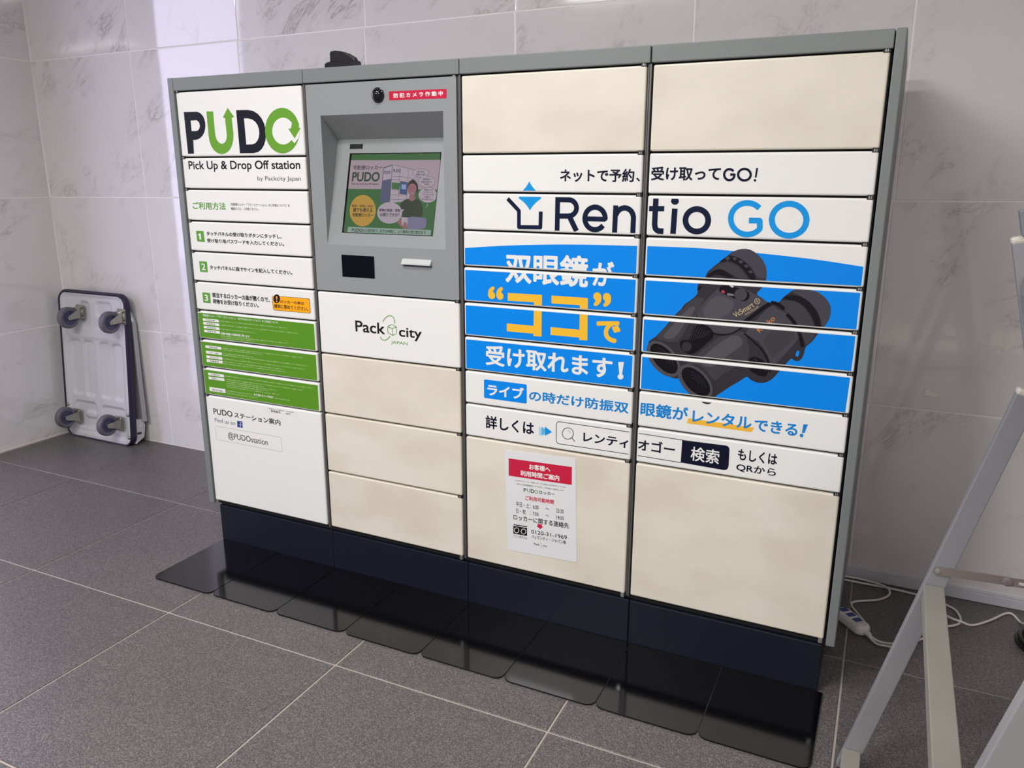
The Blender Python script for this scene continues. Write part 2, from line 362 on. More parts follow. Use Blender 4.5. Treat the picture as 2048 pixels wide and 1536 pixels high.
 ['T','J','お受け取りの期限を過ぎた場合は宅配会社の営業所へお問い合わせください','palegreen',[1005,5538,2145,5574],0.01,3,'lettering'],
 ['T','J','お受け取りの期限を過ぎた場合は宅配会社の営業所へお問い合わせください','palegreen',[996,5458,2364,5493],0.01,3,'lettering'],
 ['T','J','お受け取りの期限を過ぎた場合','palegreen',[3033,5537,3666,5571],0.01,3,'lettering'],
 ['T','L','0120-31-1969','white',[2192,5537,2986,5607],0.02,4,'lettering'],
 ['T','L','PUDO','ink',[342,4679,1180,4875],0.012,3,'lettering'],
 ['T','J','ステーション案内','ink',[1254,4664,3207,4862],0.02,3,'lettering'],
 ['T','L','Find us on','fbgrey',[368,4404,1269,4544],0,3,'lettering'],
 ['G','fbblue',[1359,4569,1593,4578,1582,4358,1352,4353],1,'print'],
 ['L','white',[1576,4535,1516,4530,1494,4480,1487,4348],0.0016,2,0,'line_art'],
 ['L','white',[1436,4455,1567,4453],0.0014,2,0,'line_art'],
 ['L','inkgrey',[354,4206,359,4224,372,4240,392,4250,415,4254,3142,4264,3164,4260,3182,4250,3194,4236,3198,4218,3201,3818,3197,3800,3185,3785,3168,3775,3146,3771,410,3777,386,3781,367,3791,354,3806,350,3825],0.0006,1,1,'line_art'],
 ['T','L','@PUDOstation','inkgrey',[896,3911,2611,4113],0.004,3,'lettering'],
 ['L','palegrey',[2619,5184,2600,5067,3899,5064,3901,5173],0.0004,1,1,'line_art'],
 ['T','J','宅配便ロッカー管理番号シール貼付位置','inkgrey',[2758,5158,3752,5191],0,3,'lettering'],
 ['T','J','管理番号\u3000\u30004441','ink',[2843,5075,3638,5141],0.01,3,'lettering'],
 ['T','L','Pack','ink',[6314,7984,7352,8315],0.018,3,'lettering'],
 ['T','L','city','ink',[7823,7970,8584,8257],0.018,3,'lettering'],
 ['T','L','JAPAN','packgreen',[7543,7737,8098,7822],0.004,3,'lettering'],
 ['L','packgreen',[7587,8292,7744,8232,7741,8029],0.002,2,0,'line_art'],
 ['L','packgreen',[7451,8208,7449,8045,7606,7972,7701,8021],0.002,2,0,'line_art'],
 ['L','packgreen',[7443,8214,7587,8292],0.002,2,0,'line_art'],
 ['L','packgreen',[7443,8214,7601,8171,7744,8232],0.002,2,0,'line_art'],
 ['L','packgreen',[7601,8171,7606,7977],0.002,2,0,'line_art'],
 ['L','packgreen',[7289,8342,7308,8373,7338,8417,7374,8457,7420,8492,7474,8523,7524,8541,7568,8539,7608,8525,7641,8505,7664,8480,7680,8451,7691,8419,7697,8383,7699,8345,7700,8319],0.0023,2,0,'line_art'],
 ['L','packgreen',[7174,7900,7185,7880,7202,7852,7224,7829,7252,7815,7284,7806,7318,7805,7353,7815,7391,7832,7427,7854,7464,7885,7500,7921,7525,7947],0.0023,2,0,'line_art'],
 ['G','signred',[7762,14532,9521,14529,9516,14298,7764,14309],1,'camera_sign'],
 ['T','J','防 犯 カ メ ラ 作 動 中','white',[7905,14364,9409,14483],0.03,2,'camera_sign_lettering'],
 ['T','J','ネットで予約','navy2',[12672,12247,14556,12552],0.028,3,'lettering'],
 ['T','J','、','navy2',[14603,12263,14697,12380],0.028,3,'lettering'],
 ['T','J','受け取って','navy2',[14958,12288,16558,12599],0.028,3,'lettering'],
 ['L','navy2',[16836,12494,16805,12521,16768,12536,16729,12539,16692,12528,16662,12504,16642,12471,16634,12432,16639,12392,16658,12355,16686,12325,16723,12306,16762,12301,16800,12309,16832,12330,16854,12361,16862,12423,16767,12423],0.0052,3,0,'lettering'],
 ['L','navy2',[17214,12421,17204,12459,17182,12494,17150,12521,17111,12539,17068,12545,17026,12539,16990,12521,16961,12494,16944,12459,16940,12421,16950,12382,16972,12347,17004,12320,17044,12302,17087,12296,17129,12303,17165,12320,17194,12348,17210,12383],0.0052,3,1,'lettering'],
 ['G','navy2',[17319,12564,17361,12564,17343,12359,17306,12359],3,'lettering'],
 ['G','navy2',[17339,12300,17339,12296,17339,12291,17337,12287,17336,12284,17333,12280,17330,12277,17327,12275,17324,12273,17320,12272,17316,12272,17312,12272,17308,12273,17304,12275,17301,12277,17297,12280,17294,12283,17292,12287,17290,12291,17289,12295,17288,12300,17288,12304,17289,12309,17290,12313,17292,12316,17294,12320,17297,12323,17300,12325,17304,12327,17308,12328,17312,12328,17316,12328,17320,12327,17323,12325,17327,12323,17330,12320,17333,12317,17335,12313,17337,12309,17338,12304],3,'lettering'],
 ['L','navy',[12624,11885,12621,11067],0.0127,3,0,'lettering'],
 ['L','navy',[12626,11824,12887,11821,12913,11823,12963,11817,13010,11800,13052,11774,13086,11739,13110,11698,13123,11654,13124,11607,13113,11562,13091,11521,13059,11485,13018,11456,12972,11438,12921,11430,12623,11423],0.0127,3,0,'lettering'],
 ['L','navy',[12940,11427,13136,11073],0.0135,3,0,'lettering'],
 ['L','navy',[13353,11376,13878,11375],0.0118,3,0,'lettering'],
 ['L','navy',[13878,11375,13872,11395,13860,11466,13831,11531,13786,11586,13728,11627,13662,11652,13593,11657,13524,11644,13461,11613,13408,11565,13370,11505,13349,11436,13346,11364,13363,11293,13397,11230,13446,11177,13507,11140,13575,11121,13646,11121,13714,11140,13774,11177,13822,11228],0.0127,3,0,'lettering'],
 ['L','navy',[14127,11706,14118,11066],0.0127,3,0,'lettering'],
 ['L','navy',[14140,11479,14160,11535,14194,11583,14238,11620,14291,11644,14348,11653,14405,11646,14459,11624,14505,11589,14542,11543,14566,11489,14576,11430,14575,11069],0.0127,3,0,'lettering'],
 ['L','navy',[15100,11901,15098,11287,15119,11190,15185,11137,15318,11135],0.0132,3,0,'lettering'],
 ['L','navy',[14893,11647,15310,11652],0.012,3,0,'lettering'],
 ['L','navy',[15559,11659,15547,11081],0.0132,3,0,'lettering'],
 ['G','navy',[15645,11828,15645,11815,15642,11803,15637,11791,15630,11780,15621,11770,15611,11762,15599,11755,15585,11750,15571,11747,15557,11746,15542,11747,15528,11749,15514,11754,15502,11760,15490,11768,15480,11778,15472,11789,15466,11800,15462,11812,15460,11825,15460,11837,15463,11850,15468,11861,15475,11872,15484,11882,15495,11890,15507,11897,15520,11902,15534,11905,15548,11906,15563,11906,15577,11903,15591,11898,15603,11892,15615,11884,15625,11874,15633,11864,15639,11852,15643,11840],3,'lettering'],
 ['L','navy',[16347,11412,16329,11490,16288,11560,16227,11615,16151,11649,16070,11660,15989,11646,15917,11608,15862,11551,15828,11479,15820,11399,15838,11320,15880,11249,15942,11194,16018,11160,16101,11150,16182,11165,16253,11203,16307,11261,16339,11333],0.0132,3,1,'lettering'],
 ['L','sky',[17456,11704,17391,11755,17317,11791,17237,11810,17155,11811,17075,11795,17003,11761,16940,11712,16892,11650,16860,11578,16847,11499,16853,11419,16877,11342,16919,11271,16977,11211,17046,11164,17124,11133,17207,11120,17289,11126,17367,11149,17436,11189,17493,11243,17499,11270,17484,11431,17249,11431],0.0125,3,0,'lettering'],
 ['L','sky',[18465,11475,18442,11571,18392,11658,18319,11730,18229,11781,18129,11807,18027,11806,17930,11778,17847,11725,17784,11650,17747,11560,17738,11463,17759,11365,17809,11276,17882,11202,17973,11150,18075,11123,18178,11124,18275,11153,18358,11207,18420,11281,18457,11369],0.0128,3,1,'lettering'],
 ['G','sky',[11849,12255,11868,12223,11888,12193,11907,12165,11927,12140,11946,12116,11966,12094,11986,12074,12006,12055,12026,12037,12046,12020,12066,12003,12087,11987,11617,11987,11637,12003,11657,12019,11677,12036,11697,12054,11717,12073,11737,12093,11756,12115,11775,12139,11794,12165,11813,12192,11831,12223],2,'logo'],
 ['G','sky',[11582,11879,11575,11876,11569,11872,11564,11867,11561,11862,11559,11857,11559,11852,11560,11846,11563,11840,11568,11835,11574,11829,11581,11824,11591,11819,11624,11799,11654,11779,11681,11759,11707,11739,11731,11718,11754,11697,11775,11675,11795,11651,11815,11627,11834,11601,11853,11573,11872,11543,11893,11576,11914,11606,11935,11634,11957,11659,11978,11683,12001,11705,12024,11726,12048,11747,12073,11766,12099,11786,12126,11806,12155,11827,12163,11833,12169,11839,12173,11845,12176,11851,12177,11857,12176,11863,12175,11868,12171,11872,12167,11876,12161,11878,12154,11880,12146,11881],2,'logo'],
 ['L','navy',[11248,11827,11568,11530,11570,11124,12164,11133,12172,11525],0.0103,2,0,'logo'],
 ['G','blue',[9956,10534,10302,10566,10789,10611,11278,10651,11741,10681,12208,10706,12635,10727,12998,10740,13327,10749,13667,10756,14082,10762,14506,10767,14800,10771,14690,7264,9872,7271],1,'blue_print'],
 ['G','blue',[14714,10773,15101,10776,15635,10779,16102,10778,16429,10770,16699,10757,16945,10745,17154,10737,17342,10728,17586,10713,17930,10691,18324,10663,18708,10632,19103,10591,19488,10546,19753,10514,19670,7220,14793,7263],1,'blue_print'],
 ['T','J','双眼鏡','white',[11189,9691,13474,10480],0.028,3,'lettering'],
 ['T','J','が','white',[13584,9753,14142,10368],0.028,3,'lettering'],
 ['G','yellow',[11258,9423,12232,9435,12235,9233,11258,9218],3,'print'],
 ['G','yellow',[11230,8613,12021,8610,12023,8404,11230,8403],3,'print'],
 ['G','yellow',[12013,9421,12232,9435,12232,8347,12002,8339],3,'print'],
 ['G','yellow',[12498,9435,13482,9437,13487,9241,12501,9234],3,'print'],
 ['G','yellow',[12484,8617,13295,8614,13300,8413,12487,8413],3,'print'],
 ['G','yellow',[13274,9423,13482,9437,13499,8357,13280,8350],3,'print'],
 ['T','J','“','yellow',[10676,9227,11132,9577],0.03,3,'lettering'],
 ['T','J','”','yellow',[13625,9243,14092,9595],0.03,3,'lettering'],
 ['T','J','で','yellow',[13730,8353,14363,8913],0.045,3,'lettering'],
 ['T','J','受け取れます','white',[10591,7419,14187,7984],0.028,3,'lettering'],
 ['G','white',[14331,7884,14483,7899,14444,7581,14376,7574],3,'print'],
 ['G','white',[14485,7523,14484,7511,14482,7500,14478,7489,14472,7478,14465,7469,14456,7460,14446,7453,14435,7448,14423,7444,14411,7441,14399,7441,14388,7442,14376,7445,14366,7450,14357,7457,14348,7465,14342,7474,14337,7484,14333,7495,14332,7506,14333,7517,14335,7529,14339,7540,14345,7551,14353,7560,14361,7569,14371,7576,14382,7581,14394,7585,14406,7587,14418,7588,14430,7586,14441,7583,14451,7578,14461,7572,14469,7564,14475,7555,14480,7545,14484,7534],3,'print'],
 ['G','blue',[10536,6972,10539,6987,10548,6999,10561,7007,10578,7011,11783,7013,11799,7010,11811,7002,11820,6990,11823,6975,11827,6518,11824,6504,11816,6491,11803,6483,11787,6480,10577,6484,10561,6487,10548,6496,10539,6508,10535,6523],1,'blue_print'],
 ['T','J','ライブ','white',[10638,6578,11743,6909],0.035,3,'lettering'],
 ['T','J','の時だけ防振双','textblue',[11895,6573,14652,6871],0.026,3,'lettering'],
 ['T','J','眼鏡が','textblue',[14958,6572,16159,6931],0.026,3,'lettering'],
 ['T','J','レンタル','textblue',[16265,6578,17671,6900],0.028,3,'lettering'],
 ['T','J','できる','textblue',[17736,6563,18704,6866],0.028,3,'lettering'],
 ['G','textblue',[18816,6871,18915,6885,18861,6668,18803,6660],3,'print'],
 ['G','textblue',[18840,6606,18840,6599,18839,6592,18837,6585,18835,6579,18831,6573,18827,6568,18822,6564,18816,6560,18810,6558,18804,6556,18798,6556,18792,6557,18786,6558,18780,6561,18775,6565,18770,6570,18767,6575,18764,6581,18762,6588,18761,6594,18760,6601,18761,6608,18763,6615,18766,6621,18769,6627,18774,6632,18779,6637,18784,6640,18790,6643,18796,6644,18803,6644,18809,6644,18815,6642,18820,6639,18825,6635,18830,6631,18834,6625,18837,6619,18839,6613],3,'print'],
 ['G','yellow2',[16176,6661,17738,6637,17685,6520,16132,6527],1,'print'],
 ['T','J','詳しくは','navy2',[10578,5620,12048,5997],0.025,3,'lettering'],
 ['G','sky3',[12189,5894,12398,5765,12192,5628],1,'line_art'],
 ['G','sky2',[12266,5905,12475,5776,12269,5639],2,'line_art'],
 ['G','sky',[12365,5919,12573,5790,12369,5654],3,'line_art'],
 ['L','navy2',[14711,6094,12783,6105,12783,6105,12746,6097,12718,6078,12701,6049,12696,6011,12698,5576,12706,5539,12726,5510,12756,5494,12795,5492,14709,5498],0.0017,2,0,'line_art'],
 ['L','navy2',[14867,6097,16083,6082],0.0017,2,0,'line_art'],
 ['L','navy2',[14876,5503,16056,5489],0.0017,2,0,'line_art'],
 ['G','navy2',[16052,6083,17098,6099,17142,6095,17176,6077,17198,6043,17207,5991,17214,5601,17206,5541,17182,5501,17148,5477,17107,5467,16046,5491],1,'print'],
 ['T','J','検索','white',[16281,5585,16979,5956],0.018,3,'lettering'],
 ['L','navy2',[13182,5837,13180,5810,13173,5782,13163,5756,13147,5732,13128,5709,13107,5690,13082,5675,13055,5664,13028,5658,13001,5656,12974,5659,12949,5667,12927,5679,12906,5696,12890,5716,12878,5739,12870,5765,12867,5792,12869,5819,12876,5847,12887,5873,12902,5897,12922,5920,12943,5939,12968,5953,12995,5964,13022,5971,13049,5972,13076,5968,13100,5961,13123,5948,13143,5931,13159,5912,13171,5889,13179,5863],0.0017,2,1,'line_art'],
 ['L','navy2',[13138,5714,13225,5622],0.002,2,0,'line_art'],
 ['L','navy2',[13015,5899,13029,5895,13048,5889,13065,5880,13077,5863,13087,5844,13094,5830],0.0009,2,0,'line_art'],
 ['T','J','レンティ','navy2',[13460,5649,14683,5905],0.026,3,'lettering'],
 ['T','J','オゴー','navy2',[14936,5655,15884,5957],0.026,3,'lettering'],
 ['T','J','もしくは','navy2',[17412,5782,18319,6070],0.026,3,'lettering'],
 ['T','J','QRから','navy2',[17397,5490,18318,5700],0.02,3,'lettering'],
 ['G','b_base',[16371,10146,16381,10176,16390,10205,16411,10239,16450,10284,16500,10333,16553,10383,16608,10431,16666,10478,16723,10527,16781,10581,16839,10637,16891,10684,16932,10715,16968,10736,17003,10754,17041,10769,17080,10782,17118,10791,17156,10798,17195,10801,17234,10801,17273,10797,17312,10789,17351,10777,17391,10759,17431,10736,17472,10708,17514,10675,17557,10636,17596,10596,17627,10556,17654,10513,17677,10468,17698,10418,17714,10365,17725,10308,17729,10245,17728,10179,17720,10115,17702,10056,17676,10000,17647,9947,17608,9894,17565,9844,17549,9800,17575,9765,17628,9737,17680,9709,17728,9676,17775,9643,17817,9622,17849,9622,17876,9633,17902,9640,17932,9636,17961,9628,17989,9625,18014,9631,18036,9642,18058,9660,18076,9685,18093,9716,18121,9753,18168,9801,18226,9853,18277,9897,18311,9925,18340,9943,18384,9956,18459,9964,18549,9966,18633,9963,18704,9955,18769,9943,18829,9925,18882,9901,18931,9870,18973,9839,19008,9808,19037,9776,19064,9743,19089,9708,19111,9671,19129,9631,19140,9585,19146,9536,19148,9486,19148,9438,19143,9390,19130,9338,19105,9278,19072,9213,19038,9154,19008,9105,18976,9062,18942,9012,18904,8945,18863,8871,18823,8806,18781,8760,18740,8723,18708,8681,18693,8629,18688,8573,18681,8521,18668,8474,18653,8430,18636,8395,18617,8367,18595,8348,18570,8336,18537,8334,18500,8339,18470,8347,18453,8364,18442,8383,18424,8382,18390,8348,18348,8293,18307,8238,18272,8189,18238,8139,18204,8088,18170,8034,18136,7980,18101,7930,18067,7887,18032,7848,17994,7814,17949,7785,17901,7761,17852,7745,17802,7736,17752,7735,17704,7740,17655,7752,17608,7769,17565,7788,17533,7815,17505,7843,17471,7851,17425,7823,17372,7773,17314,7722,17249,7673,17179,7621,17111,7570,17051,7519,16993,7469,16937,7419,16878,7371,16821,7323,16775,7276,16751,7227,16739,7178,16722,7138,16691,7107,16655,7084,16616,7072,16572,7071,16526,7081,16487,7095,16464,7112,16447,7133,16420,7160,16372,7192,16313,7230,16253,7272,16195,7317,16136,7367,16084,7417,16042,7470,16007,7525,15979,7570,15959,7603,15946,7626,15926,7640,15894,7639,15855,7628,15814,7621,15773,7621,15730,7625,15683,7636,15628,7657,15570,7685,15515,7717,15466,7753,15421,7792,15377,7835,15334,7884,15293,7936,15254,7988,15215,8041,15178,8094,15147,8143,15123,8188,15105,8229,15091,8270,15082,8315,15077,8359,15078,8401,15083,8437,15093,8470,15113,8503,15149,8533,15195,8562,15240,8596,15281,8637,15321,8684,15364,8737,15414,8798,15467,8864,15516,8927,15560,8985,15600,9041,15636,9091,15667,9132,15695,9168,15726,9206,15766,9249,15809,9294,15846,9335,15868,9371,15884,9404,15903,9434,15928,9459,15957,9481,15993,9509,16041,9549,16096,9595,16141,9638,16171,9671,16191,9701,16203,9735,16204,9780,16196,9830,16195,9874,16206,9907,16223,9934,16245,9960,16273,9985,16305,10009,16332,10036,16349,10071,16360,10109],2,'picture'],
 ['G','b_cap',[16892,10666,16914,10692,16959,10724,17004,10751,17042,10768,17080,10779,17118,10788,17156,10795,17195,10799,17234,10798,17273,10794,17312,10786,17352,10774,17391,10756,17432,10733,17472,10705,17515,10672,17558,10633,17596,10593,17627,10553,17653,10510,17675,10464,17695,10412,17711,10356,17719,10302,17721,10246,17715,10193,17694,10158,17646,10150,17583,10160,17527,10184,17491,10226,17462,10282,17429,10337,17385,10387,17337,10435,17287,10478,17237,10516,17185,10548,17134,10575,17081,10597,17029,10613,16983,10628,16941,10640,16905,10650],3,'picture'],
 ['G','b_band',[16667,10476,16679,10500,16722,10537,16765,10571,16796,10595,16828,10616,16865,10629,16911,10631,16962,10626,17013,10615,17064,10598,17114,10576,17165,10547,17218,10510,17271,10467,17320,10421,17368,10371,17412,10317,17449,10264,17478,10205,17499,10146,17505,10103,17488,10079,17456,10071,17419,10083,17380,10123,17336,10182,17290,10240,17244,10290,17197,10339,17148,10382,17097,10421,17045,10454,16994,10479,16944,10496,16896,10506,16844,10508,16777,10497,16707,10480],4,'picture'],
 ['G','b_cap',[16786,10572,16842,10622,16898,10583,16844,10508],5,'picture'],
 ['G','b_cap',[16942,10590,16999,10611,17055,10572,16999,10527],5,'picture'],
 ['G','b_cap',[17079,10525,17151,10546,17206,10507,17136,10462],5,'picture'],
 ['G','b_cap',[17208,10436,17274,10451,17330,10412,17266,10373],5,'picture'],
 ['G','b_cap',[17314,10310,17380,10325,17435,10287,17371,10248],5,'picture'],
 ['G','b_mid',[16459,10205,16474,10244,16512,10296,16556,10344,16599,10381,16648,10414,16699,10441,16751,10463,16805,10479,16860,10485,16916,10478,16973,10460,17026,10436,17076,10407,17123,10372,17166,10332,17209,10287,17248,10238,17279,10195,17304,10158,17319,10127,17315,10107,17280,10100,17224,10104,17168,10114,17117,10133,17066,10159,17015,10181,16965,10192,16915,10198,16865,10203,16815,10206,16765,10208,16715,10207,16664,10200,16613,10191,16566,10187,16520,10185,16478,10189],3,'picture'],
 ['G','b_band',[16382,10116,16395,10138,16415,10163,16444,10192,16486,10231,16537,10273,16588,10303,16635,10317,16683,10320,16738,10311,16811,10283,16891,10243,16954,10207,16995,10181,17020,10160,17018,10145,16978,10137,16911,10136,16840,10141,16769,10158,16694,10180,16626,10190,16570,10175,16522,10147,16479,10121,16443,10099,16413,10079,16391,10070,16380,10077,16377,10095],4,'picture'],
 ['G','b_cap',[18310,9905,18335,9928,18399,9946,18467,9958,18529,9965,18595,9966,18661,9962,18728,9952,18795,9937,18857,9916,18911,9886,18959,9850,19003,9809,19043,9763,19079,9712,19107,9658,19126,9602,19138,9543,19143,9486,19142,9431,19134,9377,19118,9322,19087,9253,19046,9183,19011,9151,18991,9183,18976,9252,18956,9324,18928,9390,18893,9458,18853,9523,18804,9584,18748,9642,18691,9694,18632,9736,18572,9771,18509,9805,18431,9841,18351,9875],3,'picture'],
 ['G','b_band',[18121,9750,18153,9775,18217,9802,18284,9820,18348,9824,18415,9819,18481,9804,18546,9778,18610,9743,18671,9701,18729,9652,18783,9596,18832,9536,18874,9473,18910,9406,18939,9338,18960,9267,18974,9196,18977,9134,18964,9076,18939,9027,18915,9009,18896,9040,18879,9102,18858,9168,18834,9231,18806,9297,18771,9363,18725,9431,18671,9499,18615,9559,18558,9607,18498,9646,18437,9677,18369,9694,18299,9702,18237,9710,18182,9722,18136,9735],4,'picture'],
 ['G','b_mid',[18073,9652,18101,9682,18160,9697,18224,9704,18285,9704,18351,9696,18414,9678,18474,9649,18531,9610,18586,9563,18640,9506,18692,9440,18737,9373,18775,9305,18807,9236,18831,9166,18851,9098,18863,9031,18858,8960,18828,8868,18780,8772,18733,8723,18694,8752,18656,8828,18618,8909,18579,8983,18540,9063,18499,9139,18453,9208,18404,9273,18355,9331,18304,9377,18252,9415,18202,9461,18147,9525,18094,9596],3,'picture'],
 ['G','b_plate',[16236,9200,16238,9252,16255,9306,16282,9367,16321,9437,16370,9514,16422,9588,16478,9658,16537,9724,16593,9785,16642,9839,16688,9889,16740,9928,16803,9958,16871,9979,16940,9989,17002,9991,17066,9982,17150,9956,17273,9904,17417,9835,17545,9769,17655,9713,17751,9661,17804,9612,17793,9571,17741,9534,17683,9492,17633,9443,17579,9390,17521,9334,17455,9278,17387,9219,17327,9160,17288,9100,17258,9041,17221,8988,17170,8943,17112,8905,17049,8874,16981,8850,16909,8834,16840,8825,16776,8821,16714,8825,16656,8837,16601,8860,16548,8892,16496,8928,16439,8965,16382,9006,16333,9050,16291,9097,16256,9148],4,'picture'],
 ['G','b_light',[16374,9373,16430,9474,16514,9587,16600,9668,16680,9700,16762,9700,16841,9684,16929,9653,17015,9606,17061,9546,17049,9465,16998,9372,16929,9290,16841,9226,16734,9174,16635,9143,16550,9139,16474,9156,16417,9189,16380,9236,16362,9298],5,'picture'],
 ['G','b_mid',[15289,8610,15353,8713,15465,8847,15578,8980,15678,9104,15780,9225,15877,9337,15970,9443,16059,9539,16143,9607,16228,9638,16308,9641,16359,9621,16363,9574,16339,9505,16309,9431,16283,9356,16253,9277,16214,9205,16165,9150,16107,9101,16052,9034,16006,8930,15962,8808,15913,8703,15860,8626,15802,8566,15731,8526,15637,8512,15531,8518,15440,8532,15363,8542,15301,8559],3,'picture'],
 ['G','b_light',[15450,8647,15494,8726,15583,8831,15677,8940,15766,9057,15860,9180,15943,9279,16015,9348,16077,9396,16123,9418,16154,9411,16169,9378,16160,9326,16118,9252,16053,9158,15988,9061,15930,8958,15873,8852,15815,8759,15754,8682,15693,8618,15632,8582,15556,8577,15480,8599],4,'picture'],
 ['G','b_mid',[15958,7930,16033,8017,16176,8155,16318,8291,16438,8414,16557,8537,16669,8643,16769,8725,16863,8790,16961,8841,17074,8886,17191,8916,17286,8916,17347,8872,17388,8797,17421,8710,17453,8612,17478,8502,17488,8405,17484,8330,17466,8268,17428,8210,17367,8160,17286,8114,17198,8060,17102,7988,16999,7908,16908,7837,16844,7766,16793,7704,16732,7688,16649,7752,16556,7862,16465,7950,16378,7994,16293,8016,16208,8021,16102,7986,15996,7932],3,'picture'],
 ['G','b_light',[16361,8101,16426,8213,16551,8355,16679,8485,16798,8597,16920,8698,17026,8769,17111,8802,17181,8806,17236,8787,17282,8744,17314,8679,17309,8607,17250,8532,17154,8449,17055,8362,16958,8264,16857,8160,16768,8079,16701,8029,16647,8002,16587,7996,16495,8006,16398,8038],4,'picture'],
 ['G','b_plate',[17355,8872,17491,9075,17691,9340,17854,9525,17934,9565,17979,9530,18029,9487,18100,9463,18177,9431,18252,9383,18327,9310,18401,9220,18462,9136,18508,9065,18541,8998,18554,8933,18540,8872,18506,8811,18463,8743,18412,8663,18351,8574,18286,8482,18215,8380,18140,8274,18079,8199,18041,8168,18016,8169,17992,8190,17969,8234,17948,8300,17919,8369,17878,8442,17829,8519,17779,8588,17729,8643,17679,8689,17626,8729,17569,8760,17510,8784,17458,8807,17396,8807,17341,8806],4,'picture'],
 ['G','b_mid',[17772,8742,17822,8853,17912,8975,18007,9068,18101,9123,18200,9151,18286,9152,18355,9116,18411,9053,18442,8984,18444,8918,18420,8846,18376,8766,18298,8665,18198,8555,18115,8466,18067,8407,18037,8371,18007,8362,17975,8389,17943,8443,17908,8508,17852,8575,17791,8653],5,'picture'],
 ['L','b_black',[17329,9136,17685,9468,17854,9601],0.009,5,0,'picture'],
 ['L','b_black',[17343,8865,17393,8830,17464,8778,17538,8721,17613,8661,17691,8595,17760,8524,17819,8451,17869,8373,17911,8291,17943,8192,17967,8090,17983,8017],0.004,6,0,'picture'],
 ['L','b_black',[17875,9626,17905,9624,17947,9620,17990,9610,18033,9591,18076,9566,18110,9544,18133,9526,18147,9512,18156,9502],0.008,5,0,'picture'],
 ['L','b_black',[18237,9388,18287,9340,18358,9270,18424,9193,18475,9111,18520,9023,18559,8934,18593,8836,18621,8738,18639,8669],0.008,5,0,'picture'],
 ['L','b_black',[16249,9144,16284,9098,16336,9032,16400,8967,16479,8907,16569,8848,16658,8806,16741,8788,16823,8786,16903,8796,16985,8817,17065,8849,17138,8888,17206,8940,17265,8999,17307,9041],0.003,6,0,'picture'],
 ['G','b_black',[16693,9864,16707,9894,16734,9924,16763,9948,16788,9967,16816,9981,16857,9984,16918,9971,16991,9948,17063,9927,17132,9913,17200,9902,17258,9887,17306,9865,17345,9839,17373,9810,17387,9773,17390,9731,17384,9695,17369,9667,17345,9644,17316,9627,17282,9617,17242,9613,17199,9616,17153,9628,17104,9647,17052,9667,16996,9689,16938,9711,16883,9733,16831,9750,16783,9766,16744,9785,16716,9809,16698,9837],6,'picture'],
 ['G','b_plate',[17335,9771,17334,9749,17331,9728,17324,9707,17314,9688,17301,9670,17285,9655,17267,9642,17247,9632,17226,9626,17204,9623,17182,9623,17160,9626,17139,9633,17119,9644,17101,9657,17085,9672,17072,9690,17062,9710,17055,9731,17052,9753,17052,9775,17056,9796,17063,9817,17073,9836,17087,9854,17102,9869,17121,9881,17140,9891,17162,9897,17184,9901,17206,9900,17228,9896,17249,9889,17268,9879,17286,9866,17302,9851,17315,9833,17324,9813,17331,9792],7,'picture'],
 ['G','b_key',[16880,9778,17030,9766,17048,9722,16905,9725],8,'picture'],
 ['G','b_red',[16832,9785,16830,9781,16826,9777,16822,9773,16817,9771,16811,9769,16805,9768,16799,9768,16793,9769,16786,9771,16780,9773,16774,9776,16769,9780,16764,9785,16760,9789,16757,9795,16755,9800,16754,9806,16753,9811,16754,9817,16756,9822,16758,9826,16762,9830,16766,9833,16771,9836,16777,9838,16783,9839,16789,9839,16795,9838,16802,9836,16808,9834,16814,9831,16819,9827,16824,9822,16828,9817,16831,9812,16833,9807,16834,9801,16835,9796,16834,9790],7,'picture'],
 ['G','b_white',[16896,9974,16946,9989,17033,9934,16990,9907],7,'picture'],
 ['G','b_black',[15855,8489,15865,8527,15887,8563,15920,8591,15968,8597,16026,8594,16077,8621,16111,8709,16138,8825,16169,8917,16210,8961,16255,8981,16305,8991,16366,8997,16432,8992,16493,8975,16545,8940,16592,8893,16624,8844,16641,8799,16644,8752,16628,8702,16583,8646,16519,8586,16459,8528,16414,8476,16373,8427,16328,8382,16274,8335,16217,8291,16162,8262,16111,8257,16063,8267,16017,8284,15974,8308,15933,8339,15900,8373,15876,8410,15860,8450],6,'picture'],
 ['L','b_light',[16214,8952,16098,8591],0.0006,7,0,'picture'],
 ['L','b_light',[16272,8935,16156,8613],0.0006,7,0,'picture'],
 ['L','b_light',[16329,8917,16215,8634],0.0006,7,0,'picture'],
 ['L','b_light',[16386,8900,16273,8655],0.0006,7,0,'picture'],
 ['L','b_light',[16443,8882,16331,8676],0.0006,7,0,'picture'],
 ['L','b_light',[16500,8865,16389,8697],0.0006,7,0,'picture'],
 ['L','b_light',[16556,8848,16447,8718],0.0006,7,0,'picture'],
 ['G','b_base',[16144,8448,16144,8430,16140,8412,16134,8394,16125,8378,16114,8363,16100,8350,16085,8339,16068,8330,16050,8324,16031,8321,16012,8321,15994,8323,15976,8328,15959,8336,15944,8347,15931,8359,15920,8374,15912,8390,15906,8407,15904,8425,15904,8444,15908,8462,15914,8479,15923,8495,15934,8510,15948,8523,15964,8534,15981,8543,15999,8549,16018,8552,16036,8552,16055,8550,16073,8544,16089,8536,16104,8526,16117,8513,16128,8499,16136,8483,16142,8466],7,'picture'],
 ['L','b_lens',[15574,9060,15552,8866],0.0004,7,0,'picture'],
